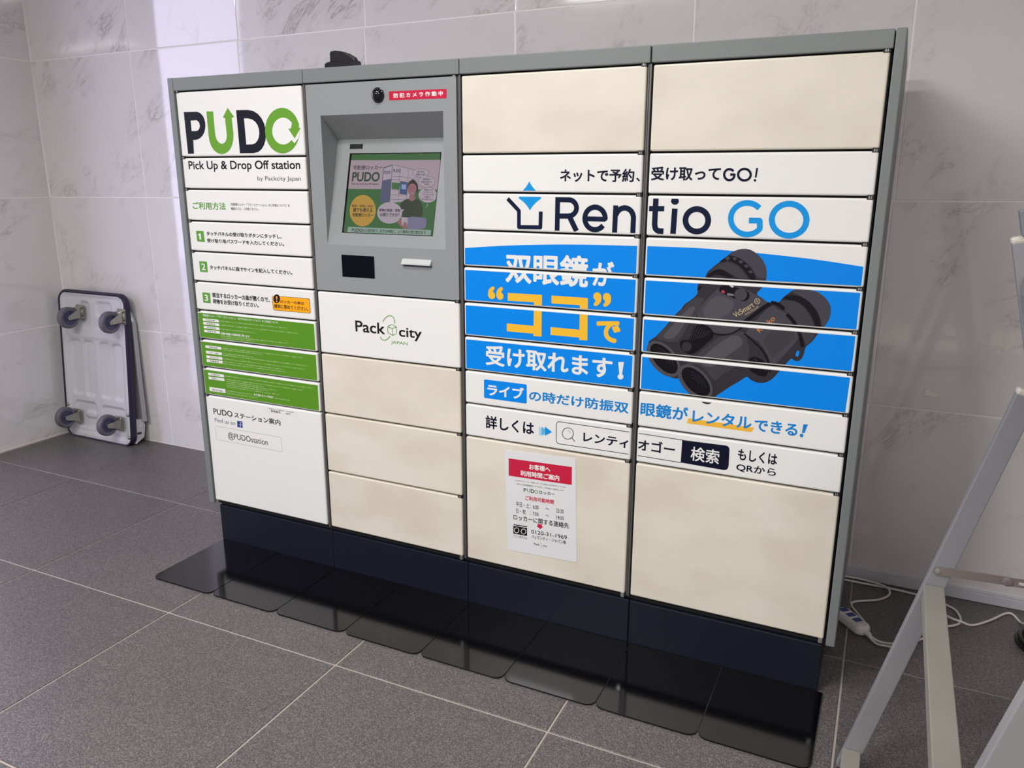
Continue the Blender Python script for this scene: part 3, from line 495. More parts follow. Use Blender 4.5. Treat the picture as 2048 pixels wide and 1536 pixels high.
 ['G','b_rim',[15840,7711,15802,7680,15755,7658,15701,7647,15642,7647,15578,7657,15512,7678,15445,7708,15378,7748,15314,7796,15253,7851,15198,7912,15150,7977,15110,8044,15079,8112,15059,8179,15048,8244,15048,8304,15059,8359,15080,8407,15110,8446,15150,8476,15198,8496,15252,8506,15312,8505,15375,8494,15441,8473,15508,8442,15574,8402,15637,8354,15696,8300,15750,8240,15797,8176,15837,8110,15867,8043,15888,7976,15899,7913,15900,7853,15890,7798,15870,7750],5,'picture'],
 ['G','b_black',[15799,7773,15770,7750,15734,7736,15691,7730,15644,7733,15593,7745,15539,7765,15483,7793,15428,7828,15374,7870,15323,7917,15276,7968,15235,8023,15199,8078,15171,8134,15151,8189,15139,8241,15136,8289,15141,8332,15155,8369,15178,8399,15207,8421,15244,8435,15287,8440,15335,8436,15386,8424,15440,8403,15495,8375,15550,8339,15603,8298,15653,8251,15699,8200,15740,8147,15775,8091,15803,8036,15823,7982,15835,7931,15839,7883,15834,7840,15821,7803],6,'picture'],
 ['L','b_lens',[15324,8338,15387,8325,15454,8296,15522,8253,15587,8198,15643,8134,15689,8066,15721,7998,15737,7934],0.0011,7,0,'picture'],
 ['L','b_lens',[15366,8256,15410,8247,15458,8227,15506,8197,15551,8158,15591,8113,15624,8065,15646,8017,15657,7971],0.0011,7,0,'picture'],
 ['L','b_lens',[15406,8178,15432,8173,15461,8161,15490,8142,15517,8119,15541,8092,15560,8063,15574,8034,15581,8007],0.0011,7,0,'picture'],
 ['G','b_rim',[16659,7259,16622,7225,16578,7200,16526,7184,16468,7178,16406,7183,16340,7197,16273,7222,16206,7256,16141,7298,16079,7347,16022,7403,15972,7463,15929,7526,15896,7592,15872,7657,15858,7720,15855,7780,15862,7836,15880,7885,15908,7927,15945,7960,15991,7985,16043,7999,16102,8004,16164,7998,16230,7983,16296,7958,16363,7924,16427,7882,16488,7833,16543,7778,16592,7718,16634,7656,16667,7592,16691,7528,16705,7465,16709,7406,16702,7351,16685,7301],5,'picture'],
 ['G','b_black',[16615,7317,16587,7292,16553,7274,16511,7264,16465,7263,16414,7270,16361,7285,16305,7308,16250,7338,16195,7374,16143,7417,16095,7464,16051,7514,16014,7566,15984,7619,15961,7672,15947,7723,15942,7771,15945,7814,15957,7852,15977,7884,16006,7909,16041,7926,16083,7935,16129,7936,16180,7928,16234,7913,16289,7889,16344,7859,16398,7823,16449,7780,16497,7734,16540,7684,16576,7633,16606,7580,16629,7528,16643,7478,16649,7430,16646,7387,16634,7349],6,'picture'],
 ['L','b_lens',[16124,7837,16186,7831,16253,7808,16322,7771,16388,7722,16446,7664,16494,7600,16529,7535,16547,7472],0.0011,7,0,'picture'],
 ['L','b_lens',[16169,7760,16213,7755,16260,7739,16308,7713,16355,7679,16396,7638,16430,7593,16454,7547,16468,7502],0.0011,7,0,'picture'],
 ['L','b_lens',[16212,7686,16238,7683,16266,7673,16295,7658,16323,7637,16348,7612,16368,7585,16383,7558,16391,7531],0.0011,7,0,'picture'],
 ['G','b_black',[17484,8263,17505,8297,17535,8320,17568,8334,17604,8342,17644,8341,17687,8330,17738,8312,17793,8284,17841,8246,17882,8195,17917,8134,17937,8075,17937,8015,17922,7956,17897,7914,17861,7897,17815,7897,17765,7905,17709,7921,17650,7946,17596,7975,17550,8008,17510,8046,17482,8090,17471,8147,17473,8211],7,'picture'],
 ['L','b_plate',[17615,8308,17647,8270,17693,8216,17745,8164,17805,8117,17870,8072,17916,8041],0.0012,8,0,'picture'],
 ['G','blue',[18579,8499,18577,8488,18573,8478,18569,8468,18565,8459,18559,8451,18554,8445,18548,8440,18542,8437,18536,8436,18530,8436,18524,8438,18519,8442,18515,8448,18511,8455,18508,8463,18506,8472,18505,8483,18505,8493,18506,8505,18508,8516,18510,8527,18514,8537,18518,8547,18523,8556,18528,8564,18534,8570,18539,8575,18546,8578,18551,8579,18557,8579,18563,8577,18568,8573,18572,8567,18576,8560,18579,8552,18581,8543,18582,8533,18582,8522,18581,8511],4,'picture'],
 ['G','b_base',[16215,9953,16252,9972,16300,9975,16337,9960,16357,9918,16367,9858,16362,9807,16336,9773,16295,9749,16259,9739,16231,9745,16207,9765,16193,9797,16190,9847,16197,9908],3,'picture'],
 ['G','b_black',[16277,9844,16273,9837,16269,9831,16264,9825,16260,9820,16254,9816,16249,9813,16244,9811,16239,9810,16235,9810,16231,9811,16227,9814,16224,9817,16222,9821,16220,9827,16219,9833,16219,9839,16220,9846,16221,9853,16223,9861,16226,9868,16230,9875,16234,9881,16239,9887,16243,9892,16249,9896,16254,9899,16259,9901,16264,9902,16268,9902,16272,9901,16276,9898,16279,9895,16281,9890,16283,9885,16284,9879,16284,9873,16283,9866,16282,9858,16280,9851],4,'picture'],
 ['S','VcSmart','gold',[17115,9218],[17521,9517],0.0125,0.01,7,'picture'],
 ['S','14×30 CELLULAR','gold',[17342,9284],[17624,9500],0.005,0.0,7,'picture'],
 ['S','Kenko','copper',[17685,8913],[18006,9250],0.013,0.01,7,'picture'],
 ['L','gold',[17628,9639,17628,9627,17625,9614,17620,9603,17612,9594,17603,9585,17593,9579,17581,9576,17569,9575,17557,9577,17546,9581,17535,9588,17526,9597,17519,9607,17515,9619,17512,9631,17513,9644,17515,9656,17520,9667,17528,9677,17537,9685,17548,9691,17559,9694,17572,9695,17583,9694,17595,9689,17605,9682,17614,9674,17621,9664,17626,9651],0.0012,7,1,'picture'],
 ['L','gold',[17515,9601,17626,9669],0.0009,7,0,'picture'],
 ['L','gold',[17540,9688,17601,9583],0.0009,7,0,'picture'],
]
NOTICE = [
 ['G','signred',[11339,4882,13210,4867,13198,4358,11322,4373],1,'print'],
 ['T','J','お客様へ','white',[11955,4636,12582,4799],0.03,2,'lettering'],
 ['T','J','利用時間ご案内','white',[11685,4419,12842,4582],0.03,2,'lettering'],
 ['T','J','いつもPUDOステーション（宅配ロッカー）をご利用いただきありがとうございます','ink',[11494,4247,13031,4287],0.01,2,'lettering'],
 ['T','J','下記のとおり利用可能時間を設けておりますので、ご了承の程宜しくお願い申し上げます','ink',[11556,4144,12968,4184],0.01,2,'lettering'],
 ['T','L','P','ink',[11770,3963,11855,4072],0.02,2,'lettering'],
 ['T','L','U','green2',[11873,3966,11970,4075],0.02,2,'lettering'],
 ['T','L','D','ink',[11985,3960,12087,4074],0.02,2,'lettering'],
 ['T','L','O','green2',[12092,3959,12199,4068],0.02,2,'lettering'],
 ['T','J','ロッカー','ink',[12234,3966,12701,4070],0.02,2,'lettering'],
 ['T','J','ご利用可能時間','signred',[11814,3723,12669,3853],0.03,2,'lettering'],
 ['T','J','平日・土：6:00\u3000\u3000～\u3000\u300023:30','ink',[11521,3488,12954,3639],0.008,2,'lettering'],
 ['T','J','日・祝\u3000：7:00\u3000\u3000～\u3000\u300018:00','ink',[11521,3293,12950,3435],0.008,2,'lettering'],
 ['T','J','ロッカーに関する連絡先','ink',[11430,3079,13101,3246],0.02,2,'lettering'],
 ['G','signred',[12157,3069,12297,3074,12296,3016,12340,3017,12241,2926,12125,3008,12169,3009],2,'print'],
 ['G','ink',[11418,2940,11844,2946,11837,2651,11409,2650],1,'print'],
 ['G','white',[11416,2891,11556,2893,11844,2895,11844,2916,11556,2909,11417,2914],2,'print'],
 ['L','white',[11589,2781,11587,2765,11581,2748,11574,2734,11563,2720,11550,2708,11535,2699,11521,2693,11505,2691,11490,2691,11476,2696,11464,2703,11454,2713,11446,2726,11442,2741,11441,2756,11443,2772,11449,2789,11456,2804,11468,2817,11480,2830,11494,2838,11510,2844,11526,2847,11541,2846,11554,2842,11566,2835,11576,2824,11584,2812,11588,2797],0.0017,2,1,'line_art'],
 ['L','white',[11804,2781,11802,2765,11796,2748,11789,2734,11778,2720,11765,2709,11751,2699,11736,2694,11720,2691,11705,2692,11692,2696,11680,2704,11669,2713,11662,2726,11658,2741,11657,2756,11659,2772,11664,2789,11672,2804,11683,2818,11695,2829,11710,2839,11725,2844,11740,2846,11755,2846,11769,2842,11780,2834,11791,2825,11798,2811,11802,2796],0.0017,2,1,'line_art'],
 ['T','J','フリーダイヤル','ink',[11412,2536,11834,2624],0.015,2,'lettering'],
 ['T','L','0120-31-1969','ink',[11968,2754,13039,2869],0.01,2,'lettering'],
 ['T','J','パックシティ・ジャパン㈱','ink',[11965,2596,13007,2719],0.012,2,'lettering'],
 ['T','L','Pack','ink',[12038,2424,12214,2483],0.02,2,'lettering'],
 ['T','L','city','ink',[12309,2424,12442,2473],0.02,2,'lettering'],
 ['L','packgreen',[12220,2490,12231,2502,12245,2516,12258,2523,12266,2512,12274,2495,12277,2475,12276,2453,12271,2430,12265,2411,12255,2401,12242,2394,12234,2390],0.0006,2,0,'line_art'],
 ['L','packgreen',[12243,2377,12346,2380],0.0006,2,0,'line_art'],
]
SCREEN = [
 ['G','s_green',[6019,12962,8939,12976,8966,10815,6004,10821],1,'screen_picture'],
 ['G','s_pink',[6010,12806,8961,12797,8959,12020,6012,12019],2,'screen_picture'],
 ['G','s_side',[7148,12595,7441,12675,7479,11651,7142,11671],3,'screen_picture'],
 ['G','s_pale',[7168,12578,7420,12651,7443,12300,7167,12250],4,'screen_picture'],
 ['G','s_pale',[7441,12675,8187,12532,8266,11784,8041,11696,7479,11651],3,'screen_picture'],
 ['G','s_green2',[7476,12203,7748,12187,7741,12009,7481,12024],5,'screen_picture'],
 ['G','s_slate',[7747,12241,8001,12205,8004,11873,7760,11899],5,'screen_picture'],
 ['G','s_glow',[7806,12156,7956,12140,7958,12011,7807,12027],6,'screen_picture'],
 ['L','s_dark',[7148,12595,7441,12675,8187,12532],0.0008,6,0,'screen_picture'],
 ['L','s_dark',[7694,12618,7755,11656],0.0008,6,0,'screen_picture'],
 ['L','s_dark',[7976,12569,8019,11757],0.0008,6,0,'screen_picture'],
 ['L','s_dark',[7465,12362,7737,12350],0.0008,6,0,'screen_picture'],
 ['L','s_dark',[7739,12357,8201,12303],0.0008,6,0,'screen_picture'],
 ['L','s_dark',[7459,12288,7732,12270],0.0008,6,0,'screen_picture'],
 ['L','s_dark',[7480,12007,7737,11992],0.0008,6,0,'screen_picture'],
 ['L','s_dark',[7482,11872,7738,11863],0.0008,6,0,'screen_picture'],
 ['L','s_dark',[7482,11749,7744,11741],0.0008,6,0,'screen_picture'],
 ['L','s_dark',[7751,11875,7991,11866],0.0008,6,0,'screen_picture'],
 ['L','s_dark',[7755,11753,7976,11744],0.0008,6,0,'screen_picture'],
 ['G','s_orange',[7036,11416,7035,11350,7023,11286,7000,11224,6968,11168,6926,11118,6876,11075,6819,11041,6756,11016,6689,11002,6619,10997,6549,11003,6479,11020,6413,11047,6350,11083,6293,11127,6244,11180,6203,11238,6171,11301,6151,11367,6141,11435,6142,11502,6154,11568,6178,11629,6211,11686,6254,11736,6305,11779,6363,11813,6427,11837,6495,11850,6565,11854,6635,11846,6704,11829,6770,11801,6832,11765,6887,11720,6936,11668,6976,11610,7006,11548,7026,11483],4,'screen_picture'],
 ['G','s_pale',[7917,11390,7917,11345,7908,11301,7889,11259,7860,11220,7823,11185,7778,11154,7726,11130,7669,11111,7608,11099,7544,11093,7478,11095,7414,11104,7352,11120,7293,11142,7240,11171,7193,11204,7153,11242,7123,11284,7102,11328,7091,11373,7090,11419,7100,11464,7120,11506,7149,11546,7188,11581,7234,11612,7286,11636,7345,11655,7406,11666,7471,11671,7536,11668,7600,11659,7662,11642,7719,11620,7772,11591,7818,11557,7856,11520,7886,11479,7906,11435],9,'screen_picture'],
 ['G','s_dark',[8641,12455,8640,12437,8632,12420,8619,12403,8599,12387,8574,12374,8544,12362,8510,12352,8473,12345,8433,12341,8392,12340,8350,12341,8309,12345,8270,12352,8233,12361,8200,12373,8171,12387,8147,12402,8129,12419,8117,12437,8111,12455,8112,12473,8120,12491,8134,12508,8154,12523,8179,12537,8210,12549,8244,12558,8282,12565,8322,12569,8363,12570,8405,12569,8445,12565,8485,12558,8521,12548,8554,12536,8582,12523,8606,12507,8624,12491,8635,12473],7,'screen_picture'],
 ['G','s_pale',[8632,12455,8631,12438,8624,12422,8611,12406,8592,12392,8567,12379,8538,12368,8505,12359,8469,12352,8431,12348,8391,12347,8351,12348,8311,12352,8273,12358,8237,12367,8205,12378,8177,12391,8154,12406,8137,12421,8125,12438,8120,12455,8121,12472,8129,12489,8142,12504,8161,12519,8186,12532,8215,12543,8249,12552,8285,12558,8324,12562,8364,12563,8404,12562,8444,12558,8481,12551,8517,12542,8548,12531,8576,12518,8598,12504,8616,12488,8627,12472],8,'screen_picture'],
 ['G','s_dark',[8865,12226,8864,12203,8857,12180,8844,12158,8825,12138,8800,12120,8770,12104,8736,12092,8698,12082,8658,12076,8616,12074,8574,12076,8532,12081,8492,12090,8455,12102,8420,12117,8391,12135,8366,12155,8347,12177,8334,12200,8328,12224,8328,12248,8335,12271,8349,12293,8368,12313,8394,12331,8424,12347,8459,12359,8496,12368,8537,12374,8579,12376,8621,12374,8662,12369,8702,12360,8740,12347,8773,12332,8803,12314,8827,12294,8846,12273,8858,12250],7,'screen_picture'],
 ['G','s_pale',[8856,12226,8856,12204,8849,12182,8836,12161,8817,12142,8793,12125,8764,12110,8731,12098,8695,12089,8656,12083,8615,12081,8575,12083,8534,12088,8495,12096,8459,12108,8426,12122,8397,12139,8373,12158,8355,12179,8343,12201,8336,12224,8337,12246,8344,12268,8357,12289,8376,12309,8400,12326,8430,12341,8463,12353,8500,12362,8539,12367,8580,12369,8620,12367,8661,12362,8699,12353,8735,12342,8768,12327,8796,12310,8820,12291,8838,12270,8850,12249],8,'screen_picture'],
 ['G','s_dark',[8982,11877,8983,11845,8976,11813,8961,11783,8940,11755,8913,11730,8880,11708,8842,11690,8800,11677,8755,11669,8708,11666,8660,11667,8613,11674,8568,11686,8525,11703,8486,11723,8452,11748,8423,11775,8401,11806,8386,11837,8378,11870,8378,11903,8385,11935,8399,11965,8421,11994,8449,12019,8482,12040,8521,12058,8563,12071,8609,12079,8656,12082,8703,12079,8750,12072,8796,12060,8838,12043,8876,12023,8910,11998,8938,11971,8960,11941,8975,11909],7,'screen_picture'],
 ['G','s_pale',[8974,11877,8974,11846,8967,11815,8953,11786,8933,11759,8906,11734,8874,11714,8837,11697,8796,11684,8753,11676,8707,11673,8661,11674,8615,11681,8571,11693,8529,11709,8491,11729,8458,11752,8430,11779,8409,11808,8394,11839,8387,11870,8386,11902,8393,11933,8407,11962,8428,11989,8456,12014,8488,12035,8526,12052,8567,12064,8611,12072,8657,12074,8703,12072,8749,12065,8792,12054,8834,12038,8871,12017,8904,11994,8931,11967,8952,11939,8966,11908],8,'screen_picture'],
 ['G','s_pale',[7863,11462,7972,11496,7902,11390],10,'screen_picture'],
 ['G','s_pale',[8726,11616,8726,11613,8725,11610,8724,11608,8722,11606,8720,11604,8718,11602,8715,11600,8712,11599,8708,11599,8705,11598,8701,11599,8698,11599,8694,11600,8691,11601,8688,11603,8685,11605,8683,11607,8681,11610,8680,11612,8680,11615,8680,11617,8680,11620,8681,11622,8683,11625,8685,11627,8687,11628,8690,11630,8694,11631,8697,11632,8701,11632,8704,11632,8708,11631,8711,11630,8714,11629,8717,11627,8720,11625,8722,11623,8724,11621,8725,11618],9,'screen_picture'],
 ['G','s_pale',[8692,11560,8692,11558,8692,11556,8691,11554,8690,11553,8689,11551,8688,11550,8686,11549,8684,11548,8682,11548,8679,11548,8677,11548,8675,11548,8673,11549,8671,11550,8669,11551,8667,11552,8666,11554,8665,11556,8664,11557,8663,11559,8663,11561,8664,11563,8664,11565,8665,11566,8667,11568,8668,11569,8670,11570,8672,11571,8674,11571,8676,11572,8679,11571,8681,11571,8683,11570,8685,11569,8687,11568,8689,11567,8690,11565,8691,11564,8692,11562],9,'screen_picture'],
 ['G','s_hair',[8009,12072,8005,12119,8010,12167,8022,12205,8041,12228,8066,12242,8089,12254,8107,12270,8123,12285,8144,12291,8172,12283,8206,12265,8238,12243,8269,12216,8299,12183,8323,12147,8340,12103,8351,12056,8354,12014,8350,11979,8338,11948,8306,11930,8239,11925,8153,11933,8083,11951,8044,11984,8022,12027],7,'screen_picture'],
 ['G','s_skin',[8030,12072,8037,12106,8051,12136,8072,12157,8106,12170,8149,12174,8188,12170,8222,12158,8254,12138,8278,12110,8293,12070,8300,12022,8300,11978,8286,11943,8265,11913,8254,11881,8266,11844,8288,11806,8297,11773,8281,11745,8251,11723,8216,11711,8174,11712,8126,11724,8094,11746,8092,11781,8105,11826,8109,11867,8089,11896,8061,11922,8039,11951,8029,11990,8027,12033],8,'screen_picture'],
 ['G','s_shirt',[7830,11608,7853,11667,7898,11704,7948,11731,8000,11754,8055,11768,8106,11770,8147,11753,8182,11726,8216,11711,8247,11726,8275,11753,8312,11766,8367,11754,8429,11729,8482,11691,8519,11636,8547,11569,8564,11500,8577,11426,8579,11350,8546,11295,8457,11273,8333,11272,8212,11275,8102,11268,7996,11264,7914,11293,7863,11383,7835,11506],7,'screen_picture'],
 ['G','s_skin',[7781,11168,7808,11194,7864,11212,7923,11220,7987,11215,8056,11200,8107,11176,8133,11140,8142,11095,8137,11055,8117,11022,8083,10993,8043,10980,7993,10990,7936,11017,7885,11049,7837,11087,7795,11131],9,'screen_picture'],
 ['G','s_lav',[8109,11273,8267,11298,8485,11290,8650,11273,8710,11255,8718,11228,8718,11191,8727,11137,8727,11074,8710,11023,8675,10994,8623,10979,8543,10970,8410,10959,8249,10955,8131,10982,8074,11069,8060,11187],8,'screen_picture'],
 ['G','s_pale',[7901,11280,8115,11273,8134,11031,7942,11074],10,'screen_picture'],
 ['G','s_skin',[7995,11125,8015,11145,8050,11150,8082,11139,8110,11102,8135,11050,8143,11007,8120,10980,8079,10963,8044,10968,8019,11011,7999,11076],11,'screen_picture'],
 ['G','s_ink',[8120,12053,8120,12052,8120,12051,8120,12050,8119,12049,8118,12048,8116,12048,8115,12047,8113,12046,8111,12046,8110,12046,8108,12046,8106,12046,8104,12047,8103,12047,8101,12048,8100,12049,8099,12050,8098,12051,8097,12052,8097,12053,8097,12054,8097,12056,8098,12057,8099,12058,8100,12058,8101,12059,8103,12060,8104,12060,8106,12061,8108,12061,8110,12061,8111,12060,8113,12060,8115,12059,8116,12059,8118,12058,8119,12057,8120,12056,8120,12055],9,'screen_picture'],
 ['G','s_ink',[8216,12045,8216,12043,8215,12042,8215,12041,8214,12040,8213,12039,8212,12039,8210,12038,8208,12038,8207,12037,8205,12037,8203,12037,8201,12038,8199,12038,8198,12039,8196,12039,8195,12040,8194,12041,8193,12042,8192,12043,8192,12044,8192,12045,8192,12047,8193,12048,8194,12049,8195,12050,8196,12050,8198,12051,8199,12051,8201,12052,8203,12052,8205,12052,8207,12051,8208,12051,8210,12050,8212,12050,8213,12049,8214,12048,8215,12047,8215,12046],9,'screen_picture'],
 ['G','s_pale',[8124,11932,8133,11929,8155,11919,8176,11914,8198,11920,8219,11930,8230,11934,8222,11922,8204,11904,8185,11894,8161,11903,8136,11921],9,'screen_picture'],
 ['G','s_mint',[6145,10971,8897,10961,8894,10818,6136,10820],5,'screen_picture'],
 ['T','J','宅配便ロッカー','s_ink',[6117,12543,7108,12663],0.02,10,'lettering'],
 ['T','L','PUDO','s_ink2',[6112,12228,7056,12479],0.03,10,'lettering'],
 ['T','L','Pick Up & Drop-Off station','s_ink',[6112,12136,7053,12181],0.02,10,'lettering'],
 ['T','L','PUDO','s_ink',[7189,12431,7403,12512],0.02,10,'lettering'],
 ['T','L','PUDO','s_ink',[7483,12473,7731,12556],0.02,10,'lettering'],
 ['T','J','発送・受取に対応！','s_ink',[6200,11515,6959,11585],0.02,10,'lettering'],
 ['T','J','誰でも使える','s_ink',[6264,11384,6924,11500],0.03,10,'lettering'],
 ['T','J','宅配便ロッカー','s_ink',[6255,11255,6976,11360],0.03,10,'lettering'],
 ['T','J','荷物の発送・受取','s_ink',[7146,11408,7854,11493],0.03,10,'lettering'],
 ['T','J','お困りですか？','s_ink',[7194,11280,7830,11379],0.03,10,'lettering'],
 ['T','J','留守宅の','s_ink',[8263,12460,8496,12508],0.02,10,'lettering'],
 ['T','J','盗難が心配','s_ink',[8234,12388,8534,12437],0.02,10,'lettering'],
 ['T','J','再配達の','s_ink',[8474,12264,8728,12312],0.02,10,'lettering'],
 ['T','J','依頼手続きが','s_ink',[8424,12196,8771,12244],0.02,10,'lettering'],
 ['T','J','面倒','s_ink',[8542,12134,8681,12179],0.02,10,'lettering'],
 ['T','J','家族への','s_ink',[8555,11989,8814,12032],0.02,10,'lettering'],
 ['T','J','サプライズ','s_ink',[8540,11926,8827,11970],0.02,10,'lettering'],
 ['T','J','プレゼントを','s_ink',[8513,11864,8864,11907],0.02,10,'lettering'],
 ['T','J','内緒で','s_ink',[8590,11802,8757,11845],0.02,10,'lettering'],
 ['T','J','受け取りたい','s_ink',[8499,11740,8868,11783],0.02,10,'lettering'],
 ['T','L','PUDO','s_ink',[6288,10844,6653,10932],0.02,10,'lettering'],
 ['T','J','なら非対面で、好きな時間に、より確実に受け取れます','s_ink',[6666,10844,8747,10931],0.02,10,'lettering'],
]
# ------------------------------------------------------------------ materials
MARBLE = marble_mat(); FLOOR = floor_mat(); CREAM = cream_mat(); PLATE = mat_plate()
GROUTF = mat('floor_grout', (172, 161, 152), 0.8, vary=0.06, vscale=20)
GROUTW = mat('wall_grout', (236, 230, 230), 0.6, vary=0.04)
WHITE = mat('white_door_paint', (236, 236, 233), 0.28, vary=0.015, vscale=3)
GREY = mat('grey_powder_coat', (122, 127, 127), 0.45, vary=0.02, bump=0.08, bscale=600)
GREYD = mat('grey_panel_paint', (143, 147, 149), 0.42, vary=0.02, bump=0.08, bscale=600)
NAVY = mat('navy_base_paint', (21, 26, 39), 0.4, spec=0.35, vary=0.06)
DARK = mat('dark_cabinet_inside', (24, 24, 27), 0.6)
STRIP = mat('divider_metal', (112, 110, 110), 0.35, metal=0.6)
HINGE = mat('hinge_black', (20, 20, 22), 0.4); PIN = mat('hinge_pin_steel', (190, 188, 184), 0.3, metal=0.8)
ALU = mat('satin_aluminium', (142, 142, 145), 0.4, metal=0.1, vary=0.05, vscale=9)
ALUB = mat('weathered_aluminium', (144, 140, 130), 0.5, metal=0.05, vary=0.10, vscale=18)
STEEL = mat('zinc_steel', (170, 168, 160), 0.3, metal=0.85, vary=0.08, vscale=30)
BLACKP = mat('black_plastic', (20, 20, 23), 0.35)

# ------------------------------------------------------------------ room
b = B(); b.box(-9, 5.2, -6.0, 0.72, -0.06, -0.0022)
floor = b.done('floor', GROUTF); tag(floor, kind='structure')
fb = B(); fb.box(-0.2979, 0.2979, -0.2972, 0.2972, -0.01, 0.0, bev=0.0012, seg=1); fme = fb.mesh('tile', FLOOR)
PHI = 0.0054; ca, sa = math.cos(PHI), math.sin(PHI)
for i in range(-3, 7):
    for j in range(-6, 1):
        cx, cy = (i + 0.5) * 0.601, (j + 0.5) * 0.5996
        x, y = -0.979 + ca * cx - sa * cy, 0.174 + sa * cx + ca * cy
        if x < -1.7: continue
        t = link_mesh('tile', fme, floor, (x, y, 0), (0, 0, PHI)); 
        if j == 0:
            t.scale[1] = 0.49 / 0.595; t.location.y = 0.176 + 0.245 + sa * cx
# first strip of floor between left wall and first joint
# back wall: rotated a hair like the floor grid, its courses fall a little to the left
WY = lambda x: 0.668 + 0.0062 * (x + 1.6)
SL = 0.0092
TILT = Matrix.Rotation(-SL, 4, 'Y')
back = empty('wall_back', (0, 0, 0)); back['kind'] = 'structure'
bb = B(); bb.box(-1.75, 5.2, 0.0, 0.15, -0.02, 2.75)
bo = bb.done('grout_bed', GROUTW, back, (0, 0.668 + 0.0062 * 1.6 + 0.0007, 0), (0, 0, 0.0062))
wx = [-1.602, -0.969, -0.371, 0.225, 0.821, 1.412, 2.007, 2.603, 3.2, 3.8, 4.4]
wz = [0.0, 0.546, 1.1465, 1.745, 2.345, 2.75]
def wall_tile(w, h):
    q = B(); q.box(-w / 2, w / 2, 0.0, 0.010, -h / 2, h / 2, bev=0.0016, seg=2); return q.mesh('tile', MARBLE)
cache = {}
for i in range(len(wx) - 1):
    for j in range(len(wz) - 1):
        xc = (wx[i] + wx[i + 1]) / 2; sh = SL * (xc + 0.8) if j > 0 else 0
        z0 = wz[j] + (SL * (xc + 0.8) if j > 0 else 0); z1 = wz[j + 1] + SL * (xc + 0.8)
        if j == len(wz) - 2: z1 = 2.75
        w, h = wx[i + 1] - wx[i] - 0.004, z1 - z0 - 0.004
        key = (round(w, 4), round(h, 4))
        if key not in cache: cache[key] = wall_tile(w, h)
        rot = (0, 0 if j in (0, len(wz) - 2) else -SL, 0.0062)
        link_mesh('tile', cache[key], back, (xc, WY(xc) + random.uniform(-0.0005, 0.0003), (z0 + z1) / 2), rot)
left = empty('wall_left'); left['kind'] = 'structure'
lb = B(); lb.box(-1.85, -1.6027, -0.06, 0.72, -0.02, 2.75); lb.done('grout_bed', GROUTW, left)
ly = [-0.062, 0.066, 0.664]
for j in range(len(wz) - 1):
    for i in range(2):
        z0, z1 = (wz[j] - 0.007 if j else 0), wz[j + 1] - 0.007
        q = B(); w, h = ly[i + 1] - ly[i] - 0.004, z1 - z0 - 0.004
        q.box(0, 0.010, -w / 2, w / 2, -h / 2, h / 2, bev=0.0016); me = q.mesh('tile', MARBLE)
        link_mesh('tile', me, left, (-1.612, (ly[i] + ly[i + 1]) / 2, (z0 + z1) / 2))
# right and front walls: unseen, added to dim the light; ceiling also out of view
DIM = mat('dim_wall_paint', (150, 146, 142), 0.6); CEIL = mat('ceiling_board', (206, 204, 200), 0.8)
b = B(); b.box(4.9, 5.1, -6, 0.72, -0.02, 2.75); tag(b.done('added_wall_right', DIM), kind='structure')
b = B(); b.box(-1.85, 5.1, -4.8, -4.6, -0.02, 2.75); b.box(-1.85, -1.65, -4.6, -0.95, -0.02, 2.75); tag(b.done('added_wall_front', DIM), kind='structure')  # second box is added too, it narrows the daylight opening on the left
PAVE = mat('pale_pavement', (196, 192, 200), 0.8, vary=0.05)
b = B(); b.box(-9, -1.62, -6.0, -0.061, -0.05, 0.001); tag(b.done('ground', PAVE), kind='structure')
b = B(); b.box(-1.85, 5.1, -4.8, 0.8, 2.60, 2.75); tag(b.done('ceiling', CEIL), kind='structure')
# low metal skirting on the right part of the back wall
BASE = mat('skirting_grey', (196, 197, 204), 0.3, vary=0.03)
b = B(); b.box(0, 2.9, -0.012, 0.0, 0.001, 0.030, bev=0.0015); b.box(0, 2.9, -0.008, 0.0, 0.030, 0.036, bev=0.0012)
tag(b.done('baseboard_back', BASE, None, (1.99, WY(1.99) - 0.0005, 0), (0, 0, 0.0062)), kind='structure')

# ------------------------------------------------------------------ parcel locker
H = 1.5226; CW = 0.49514
lk = empty('parcel_locker', (0, 0, 0))
tag(lk, 'long grey and white parcel locker bank with touchscreen terminal, four columns wide', 'locker')
b = B(); b.box(0.002, CW, 0.021, 0.60, 0.134, H - 0.012); b.box(2 * CW, 4 * CW - 0.002, 0.021, 0.60, 0.134, H - 0.012)
b.box(CW, 2 * CW, 0.021, 0.60, 0.134, 0.908); b.box(CW, 2 * CW, 0.080, 0.60, 0.908, H - 0.012); b.done('carcass', DARK, lk)
b = B(); b.box(0.0, 4 * CW, 0.012, 0.60, H - 0.0115, H - 0.0008, bev=0.001, seg=1); b.done('top_panel', GREY, lk)
for k in range(4):
    b = B(); b.box(k * CW + 0.0009, (k + 1) * CW - (0.0009 if k != 2 else 0.0022), -0.004, 0.0112, 1.4855, H, bev=0.0022)
    b.done('fascia', GREY, lk)
    b = B(); b.box(k * CW + (0.0075 if k == 0 else 0.0006), (k + 1) * CW - (0.006 if k == 3 else 0.0006), 0.0115, 0.58, 0.0005, 0.1325, bev=0.003)
    b.done('base_plinth', NAVY, lk)
for s, (x0, x1) in enumerate(((-0.0225, -0.001), (4 * CW + 0.001, 4 * CW + 0.0215))):
    b = B(); b.box(x0, x1, -0.004, 0.602, 0.1415, H + 0.0006, bev=0.0025); b.done('side_panel', GREY, lk)
